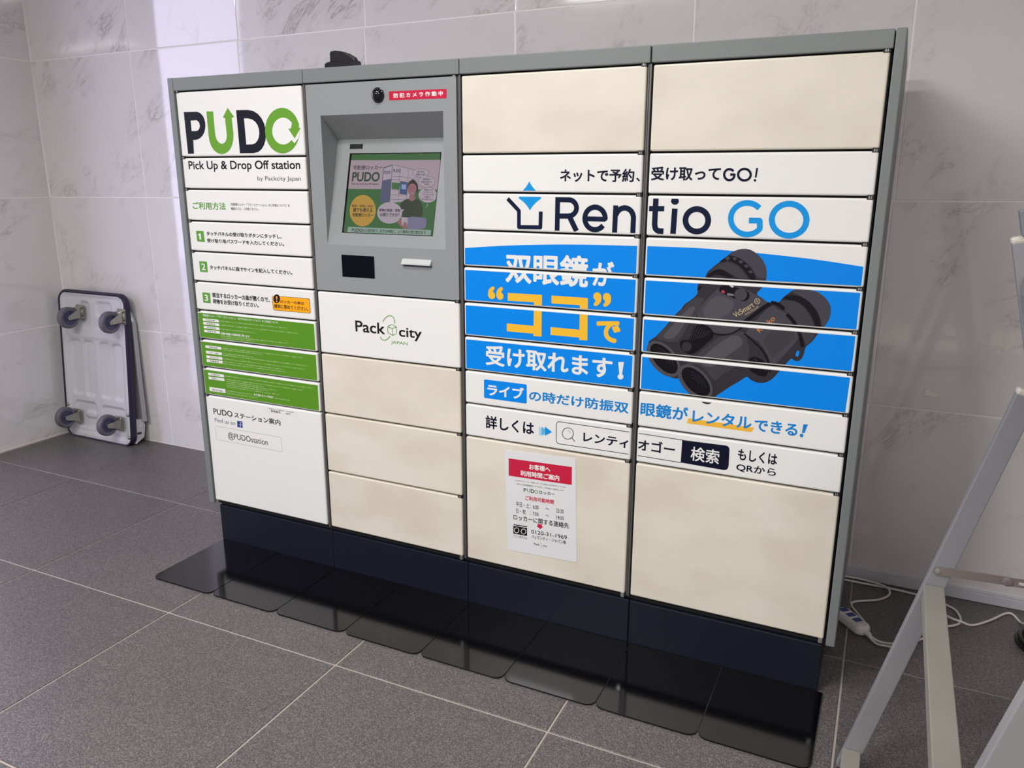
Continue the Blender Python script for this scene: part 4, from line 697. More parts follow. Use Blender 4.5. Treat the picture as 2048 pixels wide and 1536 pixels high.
for k in range(1, 4):
    b = B(); x = k * CW
    b.box(x - 0.0085, x - 0.0052, 0.004, 0.0205, 0.149, 1.4845, bev=0.0005, seg=1)
    b.box(x - 0.0040, x + 0.0006, 0.002, 0.0205, 0.149, 1.4845, bev=0.0005, seg=1)
    b.done('divider_strip', STRIP, lk)
GAPS = [1.292, 1.197, 1.100, 1.005, 0.910, 0.8165, 0.721, 0.6265, 0.531]
cols = []
for k in range(4):
    zs = [1.4815] + (GAPS if k != 1 else [0.910, 0.721, 0.532, 0.343]) + [0.1545]
    x0 = k * CW + (0.0035 if k == 0 else 0.0048); x1 = (k + 1) * CW - (0.0108 if k < 3 else 0.0055)
    cols.append((x0, x1, zs))
DOORS = []
for k, (x0, x1, zs) in enumerate(cols):
    for i in range(len(zs) - 1):
        zt = zs[i] - (0.0 if i == 0 else 0.0025); zb = zs[i + 1] + (0.0 if i == len(zs) - 2 else 0.0024)
        if k == 1 and i == 0:
            TERM = (x0, x1, zb, zt); continue
        cream = (k == 1 and i >= 2) or (k >= 2 and i in (0, 9))
        d = B(); zc = (zt + zb) / 2; xc = (x0 + x1) / 2
        d.box(x0 - xc, x1 - xc, 0.0, 0.017, zb - zc, zt - zc, bev=0.0042, seg=3)
        me = d.mesh('door', CREAM if cream else WHITE)
        for p in me.polygons: p.use_smooth = False
        o = link_mesh('door', me, lk, (xc, 0, zc))
        # hinge block with its pin, on the hinge side
        hx = (x1 - 0.0135, x1 + 0.001) if k else (x0 - 0.001, x0 + 0.0135)
        hb = B(); hb.box(hx[0] - xc, hx[1] - xc, -0.0004, 0.016, zt - zc - 0.0030, zt - zc + (0.0062 if i else 0.0034), bev=0.0006, seg=1)
        hb.mi = 1; m = (hx[0] + hx[1]) / 2 - xc
        hb.box(m - 0.0035, m - 0.0008, -0.0012, 0.006, zt - zc - 0.0012, zt - zc + 0.0042, bev=0.0004, seg=1); hb.box(m + 0.0006, m + 0.0030, -0.0012, 0.006, zt - zc - 0.0012, zt - zc + 0.0042, bev=0.0004, seg=1)
        if i == len(zs) - 2:
            h2 = B(); h2.box(hx[0] - xc + 0.002, hx[1] - xc - 0.003, 0.002, 0.010, zb - zc - 0.013, zb - zc + 0.001, bev=0.0008, seg=1); h2.done('hinge', PIN, o)
        hb.done('hinge', [HINGE, PIN], o)
        inset = 0.0048
        DOORS.append(dict(o=o, xc=xc, zc=zc, r=(x0 + inset * 0.9, zb + inset * 0.75, x1 - inset, zt - inset * 1.35), layers={}))

# green prints fill three doors of the first column
COLS = {
 'logoblack': (24, 26, 38), 'white': (238, 238, 236), 'green': (104, 160, 52), 'green2': (96, 156, 62), 'ink': (26, 26, 30),
 'inkgrey': (78, 78, 82), 'orange': (250, 172, 30), 'palegreen': (196, 222, 160), 'fbgrey': (92, 98, 122), 'fbblue': (44, 66, 132),
 'palegrey': (190, 190, 190), 'packgreen': (96, 148, 66), 'signred': (200, 34, 68), 'navy': (10, 24, 54), 'navy2': (12, 16, 42),
 'sky': (20, 150, 226), 'sky2': (104, 182, 226), 'sky3': (170, 212, 234), 'blue': (0, 136, 236), 'textblue': (22, 132, 208),
 'yellow': (246, 190, 54), 'yellow2': (242, 186, 62), 'greenpanel': (90, 146, 36),
 'b_base': (50, 47, 54), 'b_cap': (70, 68, 76), 'b_band': (20, 18, 28), 'b_mid': (64, 62, 69), 'b_plate': (70, 68, 76), 'b_light': (84, 81, 88),
 'b_black': (14, 12, 20), 'b_key': (122, 120, 128), 'b_red': (176, 60, 84), 'b_white': (206, 204, 206), 'b_rim': (78, 75, 82),
 'b_lens': (48, 50, 68), 'gold': (196, 176, 140), 'copper': (196, 132, 84)}
SCOL = {'s_green': (62, 112, 62), 's_pink': (184, 164, 174), 's_side': (92, 96, 128), 's_pale': (190, 176, 188), 's_green2': (70, 120, 66),
 's_slate': (70, 88, 132), 's_glow': (150, 170, 214), 's_dark': (70, 66, 80), 's_orange': (204, 160, 66), 's_hair': (50, 40, 42), 's_skin': (160, 112, 118),
 's_shirt': (54, 66, 52), 's_lav': (130, 126, 160), 's_mint': (156, 180, 166), 's_ink': (50, 46, 54), 's_ink2': (46, 74, 56)}
def pmat(c):
    if c == 'white': return mat('print_white', (236, 236, 233), 0.28, vary=0.015, vscale=3)
    if c in COLS: return mat('print_' + c, COLS[c], 0.34, spec=0.22, vary=0.0)
    return mat('lit_' + c, SCOL[c], 0.15, vary=0.0, emit=0.72)

# ---- text: every string becomes a flat mesh in em units
_fonts = {}
def text_tris(items):
    made = []
    for it in items:
        body = it[2] if it[0] == 'T' else it[1]
        if body in _fonts: continue
        n = len(body)
        c = bpy.data.curves.new('lettering', 'FONT'); c.body = body; c.size = 1
        c.resolution_u = 6 if n < 7 else (4 if (n < 22 or max(map(ord, body)) < 256) else 2); c.fill_mode = 'FRONT'
        o = bpy.data.objects.new('lettering', c); COL.objects.link(o); made.append((body, o, c)); _fonts[body] = None
    bpy.context.view_layer.update()
    dg = bpy.context.evaluated_depsgraph_get()
    for body, o, c in made:
        me = bpy.data.meshes.new_from_object(o.evaluated_get(dg))
        vs = [(v.co.x, v.co.y) for v in me.vertices]; fs = [tuple(p.vertices) for p in me.polygons]
        _fonts[body] = (vs, fs); bpy.data.meshes.remove(me)
        bpy.data.objects.remove(o); bpy.data.curves.remove(c)
GC = [0]
def polys_of(it):
    """-> colour, layer, name, list of (polys) each a list of (x, z)"""
    k = it[0]
    if k == 'G':
        _, col, pts, lay, name = it
        P = [(pts[i] / 1e4, pts[i + 1] / 1e4) for i in range(0, len(pts), 2)]
        tr = tessellate_polygon([[Vector((p[0], p[1], 0)) for p in P]])
        GC[0] = (GC[0] + 1) % 10
        return col, lay, name, [[P[i] for i in t] + [GC[0] * 2.5] for t in tr]
    if k == 'L':
        _, col, pts, w, lay, closed, name = it
        P = [(pts[i] / 1e4, pts[i + 1] / 1e4) for i in range(0, len(pts), 2)]
        out = []; n = len(P); h = w / 2
        for i in range(n if closed else n - 1):
            a, c = Vector(P[i]), Vector(P[(i + 1) % n]); d = c - a
            if d.length < 1e-6: continue
            d.normalize(); p = Vector((-d.y, d.x)) * h
            out.append([tuple(a + p), tuple(a - p), tuple(c - p), tuple(c + p)])
        for i in range(0 if closed else 1, n if closed else n - 1):
            out.append([(P[i][0] + h * math.cos(t * math.pi / 4), P[i][1] + h * math.sin(t * math.pi / 4)) for t in range(8)])
        GC[0] = (GC[0] + 1) % 10
        return col, lay, name, [p + [GC[0] * 2.5 + 1.2 + i * 0.35] for i, p in enumerate(out)]
    if k == 'T':
        _, kind, body, col, bx, bold, lay, name = it
        x0, z0, x1, z1 = [v / 1e4 for v in bx]
        vs, fs = _fonts[body]
        mx0 = min(v[0] for v in vs) - bold; mx1 = max(v[0] for v in vs) + bold
        if kind == 'L': my0, my1 = -bold * 0.5, 0.70 + bold * 0.5
        else: my0 = min(v[1] for v in vs) - bold; my1 = max(v[1] for v in vs) + bold
        sx = (x1 - x0) / (mx1 - mx0); sz = (z1 - z0) / max(my1 - my0, 1e-3)
        if kind == 'J' and my1 - my0 < 0.5: sz = sx
        f = lambda v, dx, dy: (x0 + (v[0] + dx - mx0) * sx, z0 + (v[1] + dy - my0) * sz)
    else:
        _, body, col, a, c, hh, bold, lay, name = it
        vs, fs = _fonts[body]; a = Vector((a[0] / 1e4, a[1] / 1e4)); c = Vector((c[0] / 1e4, c[1] / 1e4))
        mx0 = min(v[0] for v in vs); mx1 = max(v[0] for v in vs); d = c - a; L_ = d.length; d.normalize(); n_ = Vector((-d.y, d.x))
        sx = L_ / (mx1 - mx0); sz = hh / 0.72
        f = lambda v, dx, dy: tuple(a + d * ((v[0] + dx - mx0) * sx) + n_ * ((v[1] + dy) * sz))
    out = []
    offs = [(0, 0)]
    if bold > 0:
        m = 8 if bold > 0.02 else 4
        offs = [(bold * math.cos(2 * math.pi * (i + .5) / m), bold * math.sin(2 * math.pi * (i + .5) / m)) for i in range(m)]
        if bold > 0.03: offs += [(0, 0)]
    for q, (dx, dy) in enumerate(offs):
        P = [f(v, dx, dy) for v in vs]
        for t in fs: out.append([P[i] for i in t] + [q])
    return col, lay, name, out
def clip(poly, r):
    for ax, lim, sg in ((0, r[0], 1), (1, r[1], 1), (0, r[2], -1), (1, r[3], -1)):
        if not poly: return poly
        o = []
        for i in range(len(poly)):
            a, c = poly[i - 1], poly[i]; da, dc = sg * (a[ax] - lim), sg * (c[ax] - lim)
            if (da >= 0) != (dc >= 0):
                t = da / (da - dc); o.append((a[0] + (c[0] - a[0]) * t, a[1] + (c[1] - a[1]) * t))
            if dc >= 0: o.append(c)
        poly = o
    return poly
text_tris([i for L_ in (FRONT, NOTICE, SCREEN) for i in L_ if i[0] in 'TS'])
EPS = 0.00009
for d in DOORS:                                     # three fully green doors
    if d['xc'] < CW and 0.53 < d['zc'] < 0.80:
        r = d['r']; d['layers'].setdefault(('green_print', 'greenpanel'), []).append(([(r[0], r[1]), (r[2], r[1]), (r[2], r[3]), (r[0], r[3])], 1, 0))
for it in FRONT:
    col, lay, name, polys = polys_of(it)
    if name.startswith('camera_sign'): continue
    for p in polys:
        q = p.pop() if not isinstance(p[-1], tuple) else 0
        xs = [v[0] for v in p]; zs_ = [v[1] for v in p]
        a0, a1, c0, c1 = min(xs), max(xs), min(zs_), max(zs_)
        for d in DOORS:
            r = d['r']
            if a1 < r[0] or a0 > r[2] or c1 < r[1] or c0 > r[3]: continue
            pp = p if (a0 >= r[0] and a1 <= r[2] and c0 >= r[1] and c1 <= r[3]) else clip(p, r)
            if len(pp) >= 3: d['layers'].setdefault((name, col if name != 'print' else col + '#%d' % id(it)), []).append((pp, lay, q))
def area2(p): return sum(p[i - 1][0] * p[i][1] - p[i][0] * p[i - 1][1] for i in range(len(p)))
def emit_layers(layers, parent, ox, oz, tf):
    byname = {}
    for (name, col), ps in layers.items(): byname.setdefault(name if '#' not in col else name + '#' + col, []).append((col.split('#')[0], ps))
    for name, cl in byname.items():
        name = name.split('#')[0]
        vs, fs, mi, ms = [], [], [], []
        for ci, (col, ps) in enumerate(cl):
            ms.append(pmat(col))
            for p, lay, q in ps:
                if area2(p) < 0: p = p[::-1]
                n = len(vs)
                for v in p: vs.append(tf(v[0] - ox, v[1] - oz, 0.00005 + EPS * lay + q * 2e-6))
                fs.append(tuple(range(n, n + len(p)))); mi.append(ci)
        if fs: pyd(name, vs, fs, ms, parent, mi)
for d in DOORS:
    emit_layers(d['layers'], d['o'], d['xc'], d['zc'], lambda x, z, e: (x, -e, z))

# ---- terminal panel with its sloping screen niche
tx0, tx1, tz0, tz1 = TERM
N0, N1, NZ0, NZ1, ND, NZT = 0.5475, 0.9400, 1.0465, 1.3995, 0.073, 1.338
xs4 = [tx0, N0, N1, tx1]; zs4 = [tz0, NZ0, NZ1, tz1]
vs = [(x, 0, z) for z in zs4 for x in xs4]; fs = []
for j in range(3):
    for i in range(3):
        if i == 1 and j == 1: continue
        a = j * 4 + i; fs.append((a, a + 1, a + 5, a + 4))
n = len(vs); vs += [(N0, ND, NZT), (N1, ND, NZT), (tx0, 0.018, tz0), (tx1, 0.018, tz0), (tx1, 0.018, tz1), (tx0, 0.018, tz1)]
iBL, iBR, iTR, iTL = 5, 6, 10, 9
fs += [(iTL, iTR, n + 1, n), (iBL, iTL, n), (iBR, n + 1, iTR), (0, 3, n + 3, n + 2)[::-1], (3, 15, n + 4, n + 3)[::-1], (15, 12, n + 5, n + 4)[::-1], (12, 0, n + 2, n + 5)[::-1], (iBL, n, n + 1, iBR)]
term = pyd('terminal_panel', vs, fs, GREYD, lk)
KS = ND / (NZT - NZ0); nn = Vector((0, -1, KS)).normalized()
def slope(x, z, e): return (x, KS * (z - NZ0) + nn.y * e, z + nn.z * e)
def slab(name, x0, x1, z0, z1, e0, e1, m, parent):
    c = [slope(x, z, e) for e in (e0, e1) for (x, z) in ((x0, z0), (x1, z0), (x1, z1), (x0, z1))]
    return pyd(name, c, [(0, 1, 2, 3), (4, 7, 6, 5), (0, 4, 5, 1), (1, 5, 6, 2), (2, 6, 7, 3), (3, 7, 4, 0)], m, parent)
scr = slab('touchscreen', 0.5945, 0.8960, 1.0805, 1.2998, 0.0009, 0.0002, mat('screen_glass_black', (10, 11, 14), 0.1), lk)
lay_s = {}
for it in SCREEN:
    col, lay, name, polys = polys_of(it)
    for p in polys:
        q = p.pop() if not isinstance(p[-1], tuple) else 0
        pp = clip(p, (0.5975, 1.0815, 0.8955, 1.2975))
        if len(pp) >= 3: lay_s.setdefault((name, col), []).append((pp, lay, q))
emit_layers(lay_s, scr, 0, 0, lambda x, z, e: slope(x, z, e + 0.0010))
slab('sensor_label', 0.5918, 0.6362, 1.3121, 1.3251, 0.0008, 0.0, BLACKP, term)
b = B(); b.box(0.5950, 0.7075, -0.0012, 0.001, 0.9562, 1.0188, bev=0.0004, seg=1); b.done('card_reader_window', mat('reader_black_glass', (4, 6, 20), 0.25, spec=0.15), term)
b = B(); b.prism([(0.0005, 1.0178), (-0.0095, 1.0060), (-0.0100, 1.0025), (-0.0090, 1.0015), (0.0005, 1.0035)], 0, 0.8030, 0.8958); b.done('receipt_slot_lip', mat('pale_plastic', (196, 200, 198), 0.35), term)
b = B(); b.box(0.8050, 0.8955, -0.0006, 0.0004, 0.9958, 1.0035); b.done('receipt_slot_shade', mat('slot_shadow_plastic', (72, 70, 96), 0.4), term)  # thin strip coloured with the purple shade under the lip and in the slot
b = B(); b.lathe([(0.0195, 0.0), (0.0195, 0.003), (0.0170, 0.0045)], 28, Matrix.Translation((0.7421, 0.0002, 1.4454)) @ Matrix.Rotation(math.pi / 2, 4, 'X'))
b.lathe([(0.0168 * math.cos(t), 0.0045 + 0.0125 * math.sin(t)) for t in [i * math.pi / 2 / 7 for i in range(7)]] + [(0.0008, 0.017)], 28, Matrix.Translation((0.7421, 0.0002, 1.4454)) @ Matrix.Rotation(math.pi / 2, 4, 'X'))
b.done('camera_dome', mat('dome_black_gloss', (16, 16, 24), 0.06), term)
cs = {}
for it in FRONT:
    if it[0] in 'GT' and it[-1].startswith('camera_sign'):
        col, lay, name, polys = polys_of(it)
        for p in polys:
            q = p.pop() if not isinstance(p[-1], tuple) else 0
            cs.setdefault((name, col), []).append((p, lay, q))
emit_layers(cs, term, 0, 0, lambda x, z, e: (x, -e, z))
hb = B(); hb.box(tx1 - 0.0135, tx1 + 0.001, 0.0005, 0.016, tz1 - 0.0012, tz1 + 0.0034, bev=0.0006, seg=1); hb.mi = 1
hb.box(tx1 - 0.009, tx1 - 0.003, -0.0006, 0.006, tz1 - 0.0004, tz1 + 0.003, bev=0.0004, seg=1); hb.done('hinge', [HINGE, PIN], term)
# fin antenna on the top
b = B(); b.prism([(0.533, 1.5228), (0.642, 1.5228), (0.638, 1.5400), (0.637, 1.5440), (0.545, 1.5440), (0.535, 1.5400)], 1, 0.044, 0.074, bev=0.003)
v = b.prism([(0.548, 1.5435), (0.640, 1.5340), (0.632, 1.5520), (0.610, 1.5640), (0.588, 1.5705), (0.566, 1.5735), (0.553, 1.5725), (0.549, 1.5680)], 1, 0.050, 0.068, bev=0.004)
b.done('fin_antenna', BLACKP, lk)

# ------------------------------------------------------------------ notice sheet held on a door by magnets
ns = empty('notice_sheet', (1.2268, -0.0001, 0.3618)); ns.rotation_euler = (0, -0.036, 0)
tag(ns, 'laminated opening hours notice with a red heading, stuck on a cream locker door', 'notice')
def rrect(x0, z0, x1, z1, r, k=5):
    o = []
    for cx, cz, a0 in ((x1 - r, z1 - r, 0), (x0 + r, z1 - r, 90), (x0 + r, z0 + r, 180), (x1 - r, z0 + r, 270)):
        for i in range(k + 1):
            a = math.radians(a0 + 90 * i / k); o.append((cx + r * math.cos(a), cz + r * math.sin(a)))
    return o
b = B(); b.prism(rrect(-0.1045, -0.1497, 0.1045, 0.1497, 0.006), 1, -0.0007, 0.0)
b.done('sheet', mat('laminated_paper', (228, 228, 230), 0.16, vary=0.02, vscale=12), ns)
nl = {}
for it in NOTICE:
    col, lay, name, polys = polys_of(it)
    for p in polys:
        q = p.pop() if not isinstance(p[-1], tuple) else 0
        nl.setdefault((name, col), []).append((p, lay, q))
emit_layers(nl, ns, 1.2268, 0.3618, lambda x, z, e: (x, -0.0007 - e, z))

# ------------------------------------------------------------------ eight black steel plates on the floor
names = ['leftmost at the locker corner', 'second from the left', 'third from the left', 'fourth from the left',
         'fifth from the left, below the notice', 'sixth from the left', 'seventh from the left', 'rightmost and dustiest']
pb = B(); o_ = rrect(0.0, -0.300, 0.2400, 0.0, 0.022)
o_ = [(x, y) for x, y in o_]
sq = [(0.2405, -0.001), (0.0, -0.001)] + [p for p in o_ if p[1] < -0.2]
pb.prism(sq, 2, 0.0006, 0.0046, bev=0.0009); pme = pb.mesh('floor_plate', PLATE)
fr = [(0.0135 + 0.2470 * k + 0.0003 * k * k * 0, 0.0135 + 0.2470 * k + 0.2450, -0.294 + 0.0014 * k) for k in range(8)]
for k, (a, c, yf) in enumerate(fr):
    o = link_mesh('floor_plate', pme, None, (a, 0.0105, 0.0)); o.scale = ((c - a) / 0.2405, (0.0105 - yf) / 0.300, 1)
    tag(o, 'black steel floor plate before the locker, ' + names[k], 'floor plate', 'black plates along the locker foot')

# ------------------------------------------------------------------ folded platform trolley leaning in the corner
cart = empty('platform_trolley', (-1.335, 0.560, 0.004)); cart.rotation_euler = (-math.radians(4.4), 0, 0)
tag(cart, 'folded white platform trolley with four grey castors leaning in the corner', 'trolley')
CWd, CHt = 0.445, 0.702
DECKM = mat('white_pressed_steel', (200, 200, 206), 0.25, vary=0.03, vscale=8)
RUB = mat('dark_blue_rubber', (38, 34, 62), 0.5)
# pressed underside as a height field
recs = [(-.175, .21, -.100, .475, .007), (-.085, .21, -.012, .475, .007), (.030, .21, .100, .475, .007), (.115, .21, .180, .475, .007),
        (-.165, .05, -.020, .175, .006), (.025, .06, .180, .170, .006), (-.09, .56, -.03, .66, .006), (.02, .60, .12, .665, .005),
        (-.195, .025, .195, .690, .004), (-.19, .49, .19, .54, -.003), (-.10, .10, -.02, .13, -.006)]
def sdf(x, z, r, c=0.018):
    cx, cz, hx, hz = (r[0] + r[2]) / 2, (r[1] + r[3]) / 2, (r[2] - r[0]) / 2 - c, (r[3] - r[1]) / 2 - c
    qx, qz = abs(x - cx) - hx, abs(z - cz) - hz
    return math.hypot(max(qx, 0), max(qz, 0)) + min(max(qx, qz), 0) - c
def depth(x, z):
    d = 0
    for r in recs:
        s = sdf(x, z, r); t = min(1, max(0, 0.5 - s / 0.010)); d += 1.7 * r[4] * t * t * (3 - 2 * t)
    return d
nx, nz = 74, 116; vs, fs = [], []
hw, cr = CWd / 2, 0.045
def squeeze(u, v):
    """rectangle grid point -> rounded rectangle"""
    x = (u - .5) * CWd; z = v * CHt
    for sx in (-1, 1):
        for zc, sz in ((cr, -1), (CHt - cr, 1)):
            cx = sx * (hw - cr); dx, dz = (x - cx) * sx, (z - zc) * sz
            if dx > 0 and dz > 0:
                m = max(dx, dz); l = math.hypot(dx, dz)
                if l > 0: k = m / l; x = cx + sx * dx * k; z = zc + sz * dz * k
    return x, z
for j in range(nz + 1):
    for i in range(nx + 1):
        x, z = squeeze(i / nx, j / nz); vs.append((x, depth(x, z), z))
for j in range(nz):
    for i in range(nx):
        a = j * (nx + 1) + i; fs.append((a, a + 1, a + nx + 2, a + nx + 1))
# closed back
per = [i for i in range(nx)] + [j * (nx + 1) + nx for j in range(nz)] + [nz * (nx + 1) + i for i in range(nx, 0, -1)] + [j * (nx + 1) for j in range(nz, 0, -1)]
n0 = len(vs)
for i in per: vs.append((vs[i][0], 0.022, vs[i][2]))
m_ = len(per)
for i in range(m_): fs.append((per[i], n0 + i, n0 + (i + 1) % m_, per[(i + 1) % m_]))
fs.append(tuple(range(n0, n0 + m_)))
pyd('deck', vs, fs, DECKM, cart, smooth=True)
b = B(); loop = rrect(-hw - 0.004, -0.004, hw + 0.004, CHt + 0.004, cr + 0.004, 8)
inner = rrect(-hw + 0.002, 0.002, hw - 0.002, CHt - 0.002, cr - 0.002, 8); outer2 = rrect(-hw - 0.011, -0.0035, hw + 0.011, CHt + 0.011, cr + 0.010, 8)
n = len(loop); R = []
for L_, y in ((inner, -0.003), (loop, -0.005), (outer2, 0.004), (outer2, 0.022), (loop, 0.028), (inner, 0.026)):
    R.append([b.bm.verts.new((p[0], y, p[1])) for p in L_])
for a, c in zip(R, R[1:]):
    for i in range(n): b.bm.faces.new((a[i], a[(i + 1) % n], c[(i + 1) % n], c[i])).smooth = True
b.done('edge_bumper', RUB, cart)
TY = mat('grey_rubber_tyre', (96, 95, 106), 0.5, vary=0.05); HUB = mat('wheel_hub_blue_grey', (62, 62, 92), 0.4)
def caster(x, z, swivel, wx_, wy, wz_):
    c = B(); 
    c.box(-0.026, 0.026, -0.006, -0.001, -0.035, 0.035, bev=0.0015)
    for sx in (-1, 1):
        for sz in (-1, 1): c.lathe([(0.0055, 0), (0.0055, 0.004), (0.003, 0.006)], 8, Matrix.Translation((sx * 0.018, -0.006, sz * 0.026)) @ Matrix.Rotation(math.pi / 2, 4, 'X'))
    if swivel: c.lathe([(0.027, 0), (0.027, 0.005), (0.022, 0.008), (0.024, 0.013), (0.018, 0.016)], 20, Matrix.Translation((0, -0.006, 0)) @ Matrix.Rotation(math.pi / 2, 4, 'X'))
    y0 = -0.016 if swivel else -0.005
    for sx in (-1, 1):
        xx = sx * 0.021
        c.prism([(y0, 0.024), (y0, -0.024), (wy - 0.012, wz_ - 0.010), (wy - 0.016, wz_), (wy - 0.010, wz_ + 0.010)], 0, xx - 0.0015, xx + 0.0015)
    c.box(-0.0225, 0.0225, y0 - 0.003, y0, -0.022, 0.022, bev=0.001, seg=1)
    o = c.done('caster', STEEL, cart, (x, 0, z))
    M = Matrix.Translation((0, wy, wz_)) @ Matrix.Rotation(math.pi / 2, 4, 'Y')
    w = B(); r = 0.050
    w.lathe([(0.034, -0.0135), (0.038, -0.0145), (r - 0.004, -0.0145), (r, -0.009), (r, 0.009), (r - 0.004, 0.0145), (0.038, 0.0145), (0.034, 0.0135), (0.034, -0.0135)], 32, M, cap=False); w.done('tyre', TY, o)
    w = B(); w.lathe([(0.006, -0.0165), (0.014, -0.016), (0.016, -0.012), (0.030, -0.011), (0.0345, -0.0125), (0.0345, 0.0125), (0.030, 0.011), (0.016, 0.012), (0.014, 0.016), (0.006, 0.0165)], 28, M)
    w.done('wheel_hub', HUB, o)
    w = B(); w.lathe([(0.006, -0.025), (0.006, 0.025)], 10, M); w.done('axle', STEEL, o)
for x, z, sw, wz_ in ((-0.075, 0.612, 1, -0.022), (0.205, 0.612, 1, -0.022), (-0.142, 0.102, 0, 0.004), (0.148, 0.102, 0, 0.004)):
    caster(x, z, sw, 0, -0.066, wz_)
for x, z in ((hw - 0.012, 0.150), (hw - 0.012, 0.040), (-hw + 0.012, 0.040), (-hw + 0.012, 0.150)):
    b = B(); b.lathe([(0.009, 0), (0.008, 0.004), (0.004, 0.007)], 12, Matrix.Translation((x, 0.0, z)) @ Matrix.Rotation(math.pi / 2, 4, 'X')); b.done('screw', STEEL, cart)
for sx in (-1, 1):
    b = B(); x = sx * (hw - 0.012)
    b.prism([(0.026, 0.005), (0.072, 0.030), (0.080, 0.090), (0.066, 0.118), (0.026, 0.125)], 0, x - 0.014, x + 0.014, bev=0.003)
    b.lathe([(0.007, 0), (0.007, 0.004)], 10, Matrix.Translation((x + 0.013, 0.055, 0.085)) @ Matrix.Rotation(math.pi / 2, 4, 'Y'))
    b.lathe([(0.006, 0), (0.006, 0.003)], 10, Matrix.Translation((x + 0.013, 0.062, 0.055)) @ Matrix.Rotation(math.pi / 2, 4, 'Y'))
    b.mi = 1; b.box(x + 0.0135, x + 0.0150, 0.032, 0.056, 0.050, 0.060)
    b.done('hinge_bracket', [DECKM, BLACKP], cart)
hp = [(-0.208, 0.066, 0.10), (-0.212, 0.058, 0.30), (-0.216, 0.047, 0.54), (-0.205, 0.042, 0.60), (-0.165, 0.040, 0.645), (0, 0.040, 0.650), (0.165, 0.040, 0.645), (0.212, 0.042, 0.60), (0.222, 0.046, 0.54), (0.228, 0.058, 0.30), (0.232, 0.070, 0.11)]
b = B(); b.tube(hp, 0.0125, 12, 8); b.done('folding_handle', mat('handle_tube_silver', (188, 188, 196), 0.25, metal=0.5), cart)

# ------------------------------------------------------------------ A-shaped sign stand at the right
st = empty('sign_stand', (2.265, -0.6, 0)); 
tag(st, 'empty folding aluminium A-frame sign stand standing right of the locker', 'sign stand')
OX, OY = 2.265, -0.6
def bar(p, q, w, t, m, name, parent=st, cap=None):
    """square bar between p and q; w = width in the x-z plane, t = thickness along y"""
    p, q = Vector(p), Vector(q); d = q - p; L_ = d.length
    z = d.normalized(); y = Vector((0, 1, 0)) if abs(z.y) < 0.9 else Vector((1, 0, 0)); x = y.cross(z).normalized(); y = z.cross(x)
    M = Matrix((x, y, z)).transposed().to_4x4(); M.translation = p - Vector((OX, OY, 0))
    b = B(); b.box(-w / 2, w / 2, -t / 2, t / 2, 0, L_, bev=0.0016, M=M)
    if cap:
        b.mi = 1; b.box(-w / 2 - 0.0008, w / 2 + 0.0008, -t / 2 - 0.0008, t / 2 + 0.0008, L_ - 0.002, L_ + 0.010, bev=0.004, M=M)
        return b.done(name, [m, cap], parent)
    return b.done(name, m, parent)
CAPM = mat('ivory_end_cap', (206, 200, 188), 0.5)
YF, YN = -0.238, -0.935
for y in (YF, YN):
    bar((2.053, y, 0.002), (2.268, y, 0.862), 0.036, 0.022, ALU, 'rear_leg', cap=CAPM)
    bar((2.497, y - 0.026, 0.002), (2.222, y - 0.026, 1.133), 0.036, 0.022, ALU, 'front_leg', cap=CAPM)
for x, z in ((2.168, 0.452), (2.062, 0.040)):
    bar((x, YF - 0.012, z), (x, YN + 0.012, z), 0.034, 0.036, ALUB, 'crossbar')
for z in (0.10, 0.55, 1.06):
    x = 2.497 - 0.275 * z / 1.133; bar((x, YF - 0.038, z), (x, YN - 0.014, z), 0.034, 0.02, ALU, 'crossbar')
STAY = mat('stay_bronze_steel', (150, 140, 136), 0.4, metal=0.5)
for y in (YF - 0.0125, YN - 0.0125):
    b = B(); a, c = Vector((2.171 - OX, 0.502)), Vector((2.375 - OX, 0.513)); 
    def flat(p, q, r, y0, y1):
        d = (q - p).normalized(); n_ = Vector((-d.y, d.x)); o = []
        for i in range(9): t = math.pi / 2 + math.pi * i / 8; o.append(p + d * math.cos(t) * r + n_ * math.sin(t) * r)
        for i in range(9): t = -math.pi / 2 + math.pi * i / 8; o.append(q + d * math.cos(t) * r + n_ * math.sin(t) * r)
        b.prism([tuple(v) for v in o], 1, y0, y1)
    mid = Vector((2.285 - OX, 0.5075))
    flat(a, mid, 0.0085, y - 0.0015 - OY, y + 0.0005 - OY); flat(mid, c, 0.0085, y - 0.0040 - OY, y - 0.0020 - OY)
    b.lathe([(0.0085, 0), (0.0085, 0.002), (0.006, 0.003)], 16, Matrix.Translation((mid.x, y - 0.004 - OY, mid.y)) @ Matrix.Rotation(math.pi / 2, 4, 'X'))
    b.mi = 1; b.lathe([(0.005, 0), (0.005, 0.0015), (0.003, 0.0022)], 14, Matrix.Translation((a.x, y - 0.0015 - OY, a.y)) @ Matrix.Rotation(math.pi / 2, 4, 'X'))
    b.mi = 2; b.box(mid.x + 0.018, mid.x + 0.036, y - 0.0046 - OY, y - 0.004 - OY, mid.y - 0.002, mid.y + 0.0035)
    b.done('folding_stay', [STAY, PIN, CAPM], st)
b = B(); M = Matrix.Translation((2.232 - OX, YF - 0.040 - OY, 1.168)) @ Matrix.Rotation(math.radians(-13.7), 4, 'Y')
b.box(-0.022, 0.03, -0.012, 0.012, -0.022, 0.022, bev=0.003, M=M); b.done('corner_clip', mat('grey_clip', (120, 122, 130), 0.4), st)
b = B(); M = Matrix.Translation((2.255 - OX, 0, 1.15)) @ Matrix.Rotation(math.radians(-13.7), 4, 'Y')
b.box(-0.004, 0.0, YN - 0.02 - OY, YF - 0.045 - OY, -0.95, 0.0, M=Matrix.Translation((0.028, 0, 0)) @ M); b.done('sign_board', mat('board_white', (206, 202, 214), 0.3), st)

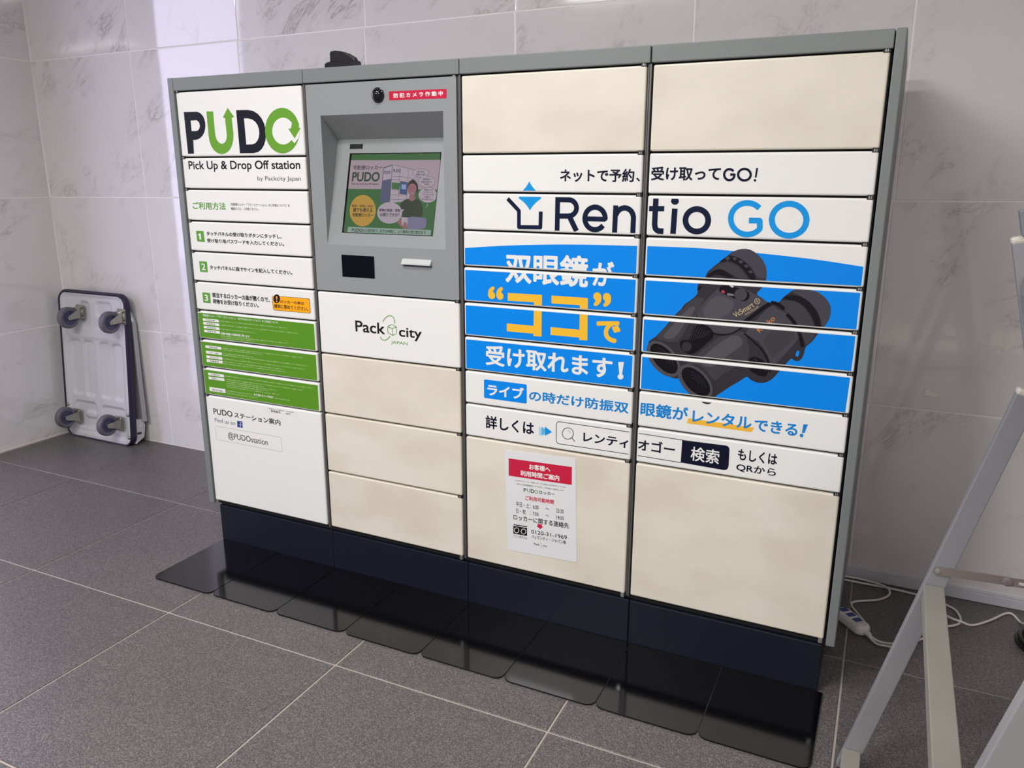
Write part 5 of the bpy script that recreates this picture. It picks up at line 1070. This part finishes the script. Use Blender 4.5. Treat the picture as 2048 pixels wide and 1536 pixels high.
# ------------------------------------------------------------------ power strip and cables
WP = mat('white_cable_plastic', (226, 224, 220), 0.38, vary=0.03, vscale=30); SOCK = mat('blue_socket', (44, 70, 140), 0.35)
ps = empty('power_strip', (2.030, 0.383, 0.0), math.atan2(-0.75, 0.66))
tag(ps, 'white power strip with three blue socket faces lying behind the locker side panel', 'power strip')
b = B(); rings = []
for ins, z in ((0.004, 0.001), (0.0005, 0.005), (0.0, 0.010), (0.0005, 0.018), (0.003, 0.0245), (0.007, 0.0280), (0.0115, 0.0292)):
    rings.append([b.bm.verts.new((p[0], p[1], z)) for p in rrect(-0.052 + ins, -0.0245 + ins, 0.065 - ins, 0.0245 - ins, 0.021 - ins, 7)])
for r0, r1 in zip(rings, rings[1:]):
    for i in range(len(r0)): b.bm.faces.new((r0[i], r0[(i + 1) % len(r0)], r1[(i + 1) % len(r0)], r1[i])).smooth = True
b.bm.faces.new(rings[0][::-1]); b.bm.faces.new(rings[-1]); o = b.done('body', WP, ps)
for x in (-0.030, -0.002, 0.026):
    b = B(); b.prism(rrect(x - 0.0095, -0.0125, x + 0.0095, 0.0125, 0.004), 2, 0.0276, 0.0298); s_ = b.done('socket', SOCK, ps)
    b = B(); 
    for yy in (-0.0045, 0.0045): b.box(x - 0.004, x + 0.004, yy - 0.001, yy + 0.001, 0.0298, 0.0301)
    b.done('socket_slots', BLACKP, s_)
b = B(); b.box(0.041, 0.0422, -0.010, 0.010, 0.0285, 0.0293); b.done('label_line', BLACKP, ps)
b = B(); b.lathe([(0.0075, 0.060), (0.0075, 0.078), (0.0055, 0.081)], 14, Matrix.Translation((0, 0, 0.012)) @ Matrix.Rotation(math.pi / 2, 4, 'Y')); b.done('cord_boot', WP, ps)
def cable(name, pts, label, r=0.0034, m=WP, z=None):
    base = pts[0]; P = [(p[0] - base[0], p[1] - base[1], (p[2] if len(p) > 2 else r + 0.0006)) for p in pts]
    b = B(); b.tube(P, r, 8, 6, flat=1.0)
    if label is None:
        o = b.done(name, m, ps); M = ps.matrix_basis.inverted() @ Matrix.Translation((base[0], base[1], 0)); o.data.transform(M); return o
    o = b.done(name, m, None, (base[0], base[1], 0)); tag(o, label, 'cable', 'white cables by the wall'); return o
cable('cord', [(2.077, .328, .012), (2.100, .316, .006), (2.122, .315), (2.160, .330), (2.19, .375), (2.215, .405), (2.241, .423), (2.261, .467), (2.300, .500), (2.316, .530), (2.312, .575), (2.296, .605), (2.243, .636), (2.19, .645), (2.13, .650), (2.06, .648), (1.995, .648)],
      None)
cable('cord', [(2.079, .322, .010), (2.098, .304), (2.12, .300), (2.17, .316), (2.205, .367, .006), (2.238, .41, .012), (2.225, .52), (2.252, .575), (2.285, .530, .010), (2.315, .512, .013), (2.345, .522), (2.393, .574), (2.436, .635), (2.455, .640), (2.470, .600), (2.474, .555, .024)],
      None)
cable('white_cable', [(2.066, .408), (2.050, .440), (2.029, .483), (2.034, .515), (2.097, .558), (2.126, .600), (2.126, .628, .010), (2.100, .645, .013), (2.05, .6580, .012), (2.0, .657, .012), (1.97, .655, .012)],
      'white cord bent sharply beside the locker above the power strip')
b = B(); pts = [(0.058 * math.cos(t), 0.075 * math.sin(t), 0.0075) for t in [i * 2 * math.pi / 16 for i in range(17)]]
b.tube(pts, 0.0065, 8, 3); pts = [(0.056 * math.cos(t) + .003, 0.070 * math.sin(t) - .004, 0.0195) for t in [i * 2 * math.pi / 16 for i in range(17)]]
b.tube(pts, 0.0065, 8, 3); o = b.done('coiled_cable', BLACKP, None, (2.508, 0.487, 0)); tag(o, 'coiled black cable on the floor at the right picture edge', 'cable')
b = B(); pts = [(0.040 * math.cos(t), 0.055 * math.sin(t), 0.0300) for t in [i * 2 * math.pi / 16 for i in range(17)]]
b.tube(pts, 0.0036, 8, 3); o = b.done('looped_cable', WP, None, (2.512, 0.497, 0)); tag(o, 'loop of white cord lying on the black cable coil', 'cable')
# scrap of tape on the right wall tiles
b = B(); b.prism([(-0.026, -0.010), (0.004, -0.012), (0.012, -0.006), (0.024, -0.008), (0.025, -0.002), (0.012, -0.002), (-0.004, 0.002), (-0.018, 0.010), (-0.024, 0.008)], 1, -0.0006, 0.0)
o = b.done('tape_scrap', mat('old_tape', (232, 226, 222), 0.5, spec=0.3), None, (2.176, WY(2.176) - 0.0022, 0.628), (0, 0, 0.0062)); tag(o, 'small torn scrap of pale tape stuck on the right wall tile', 'tape')
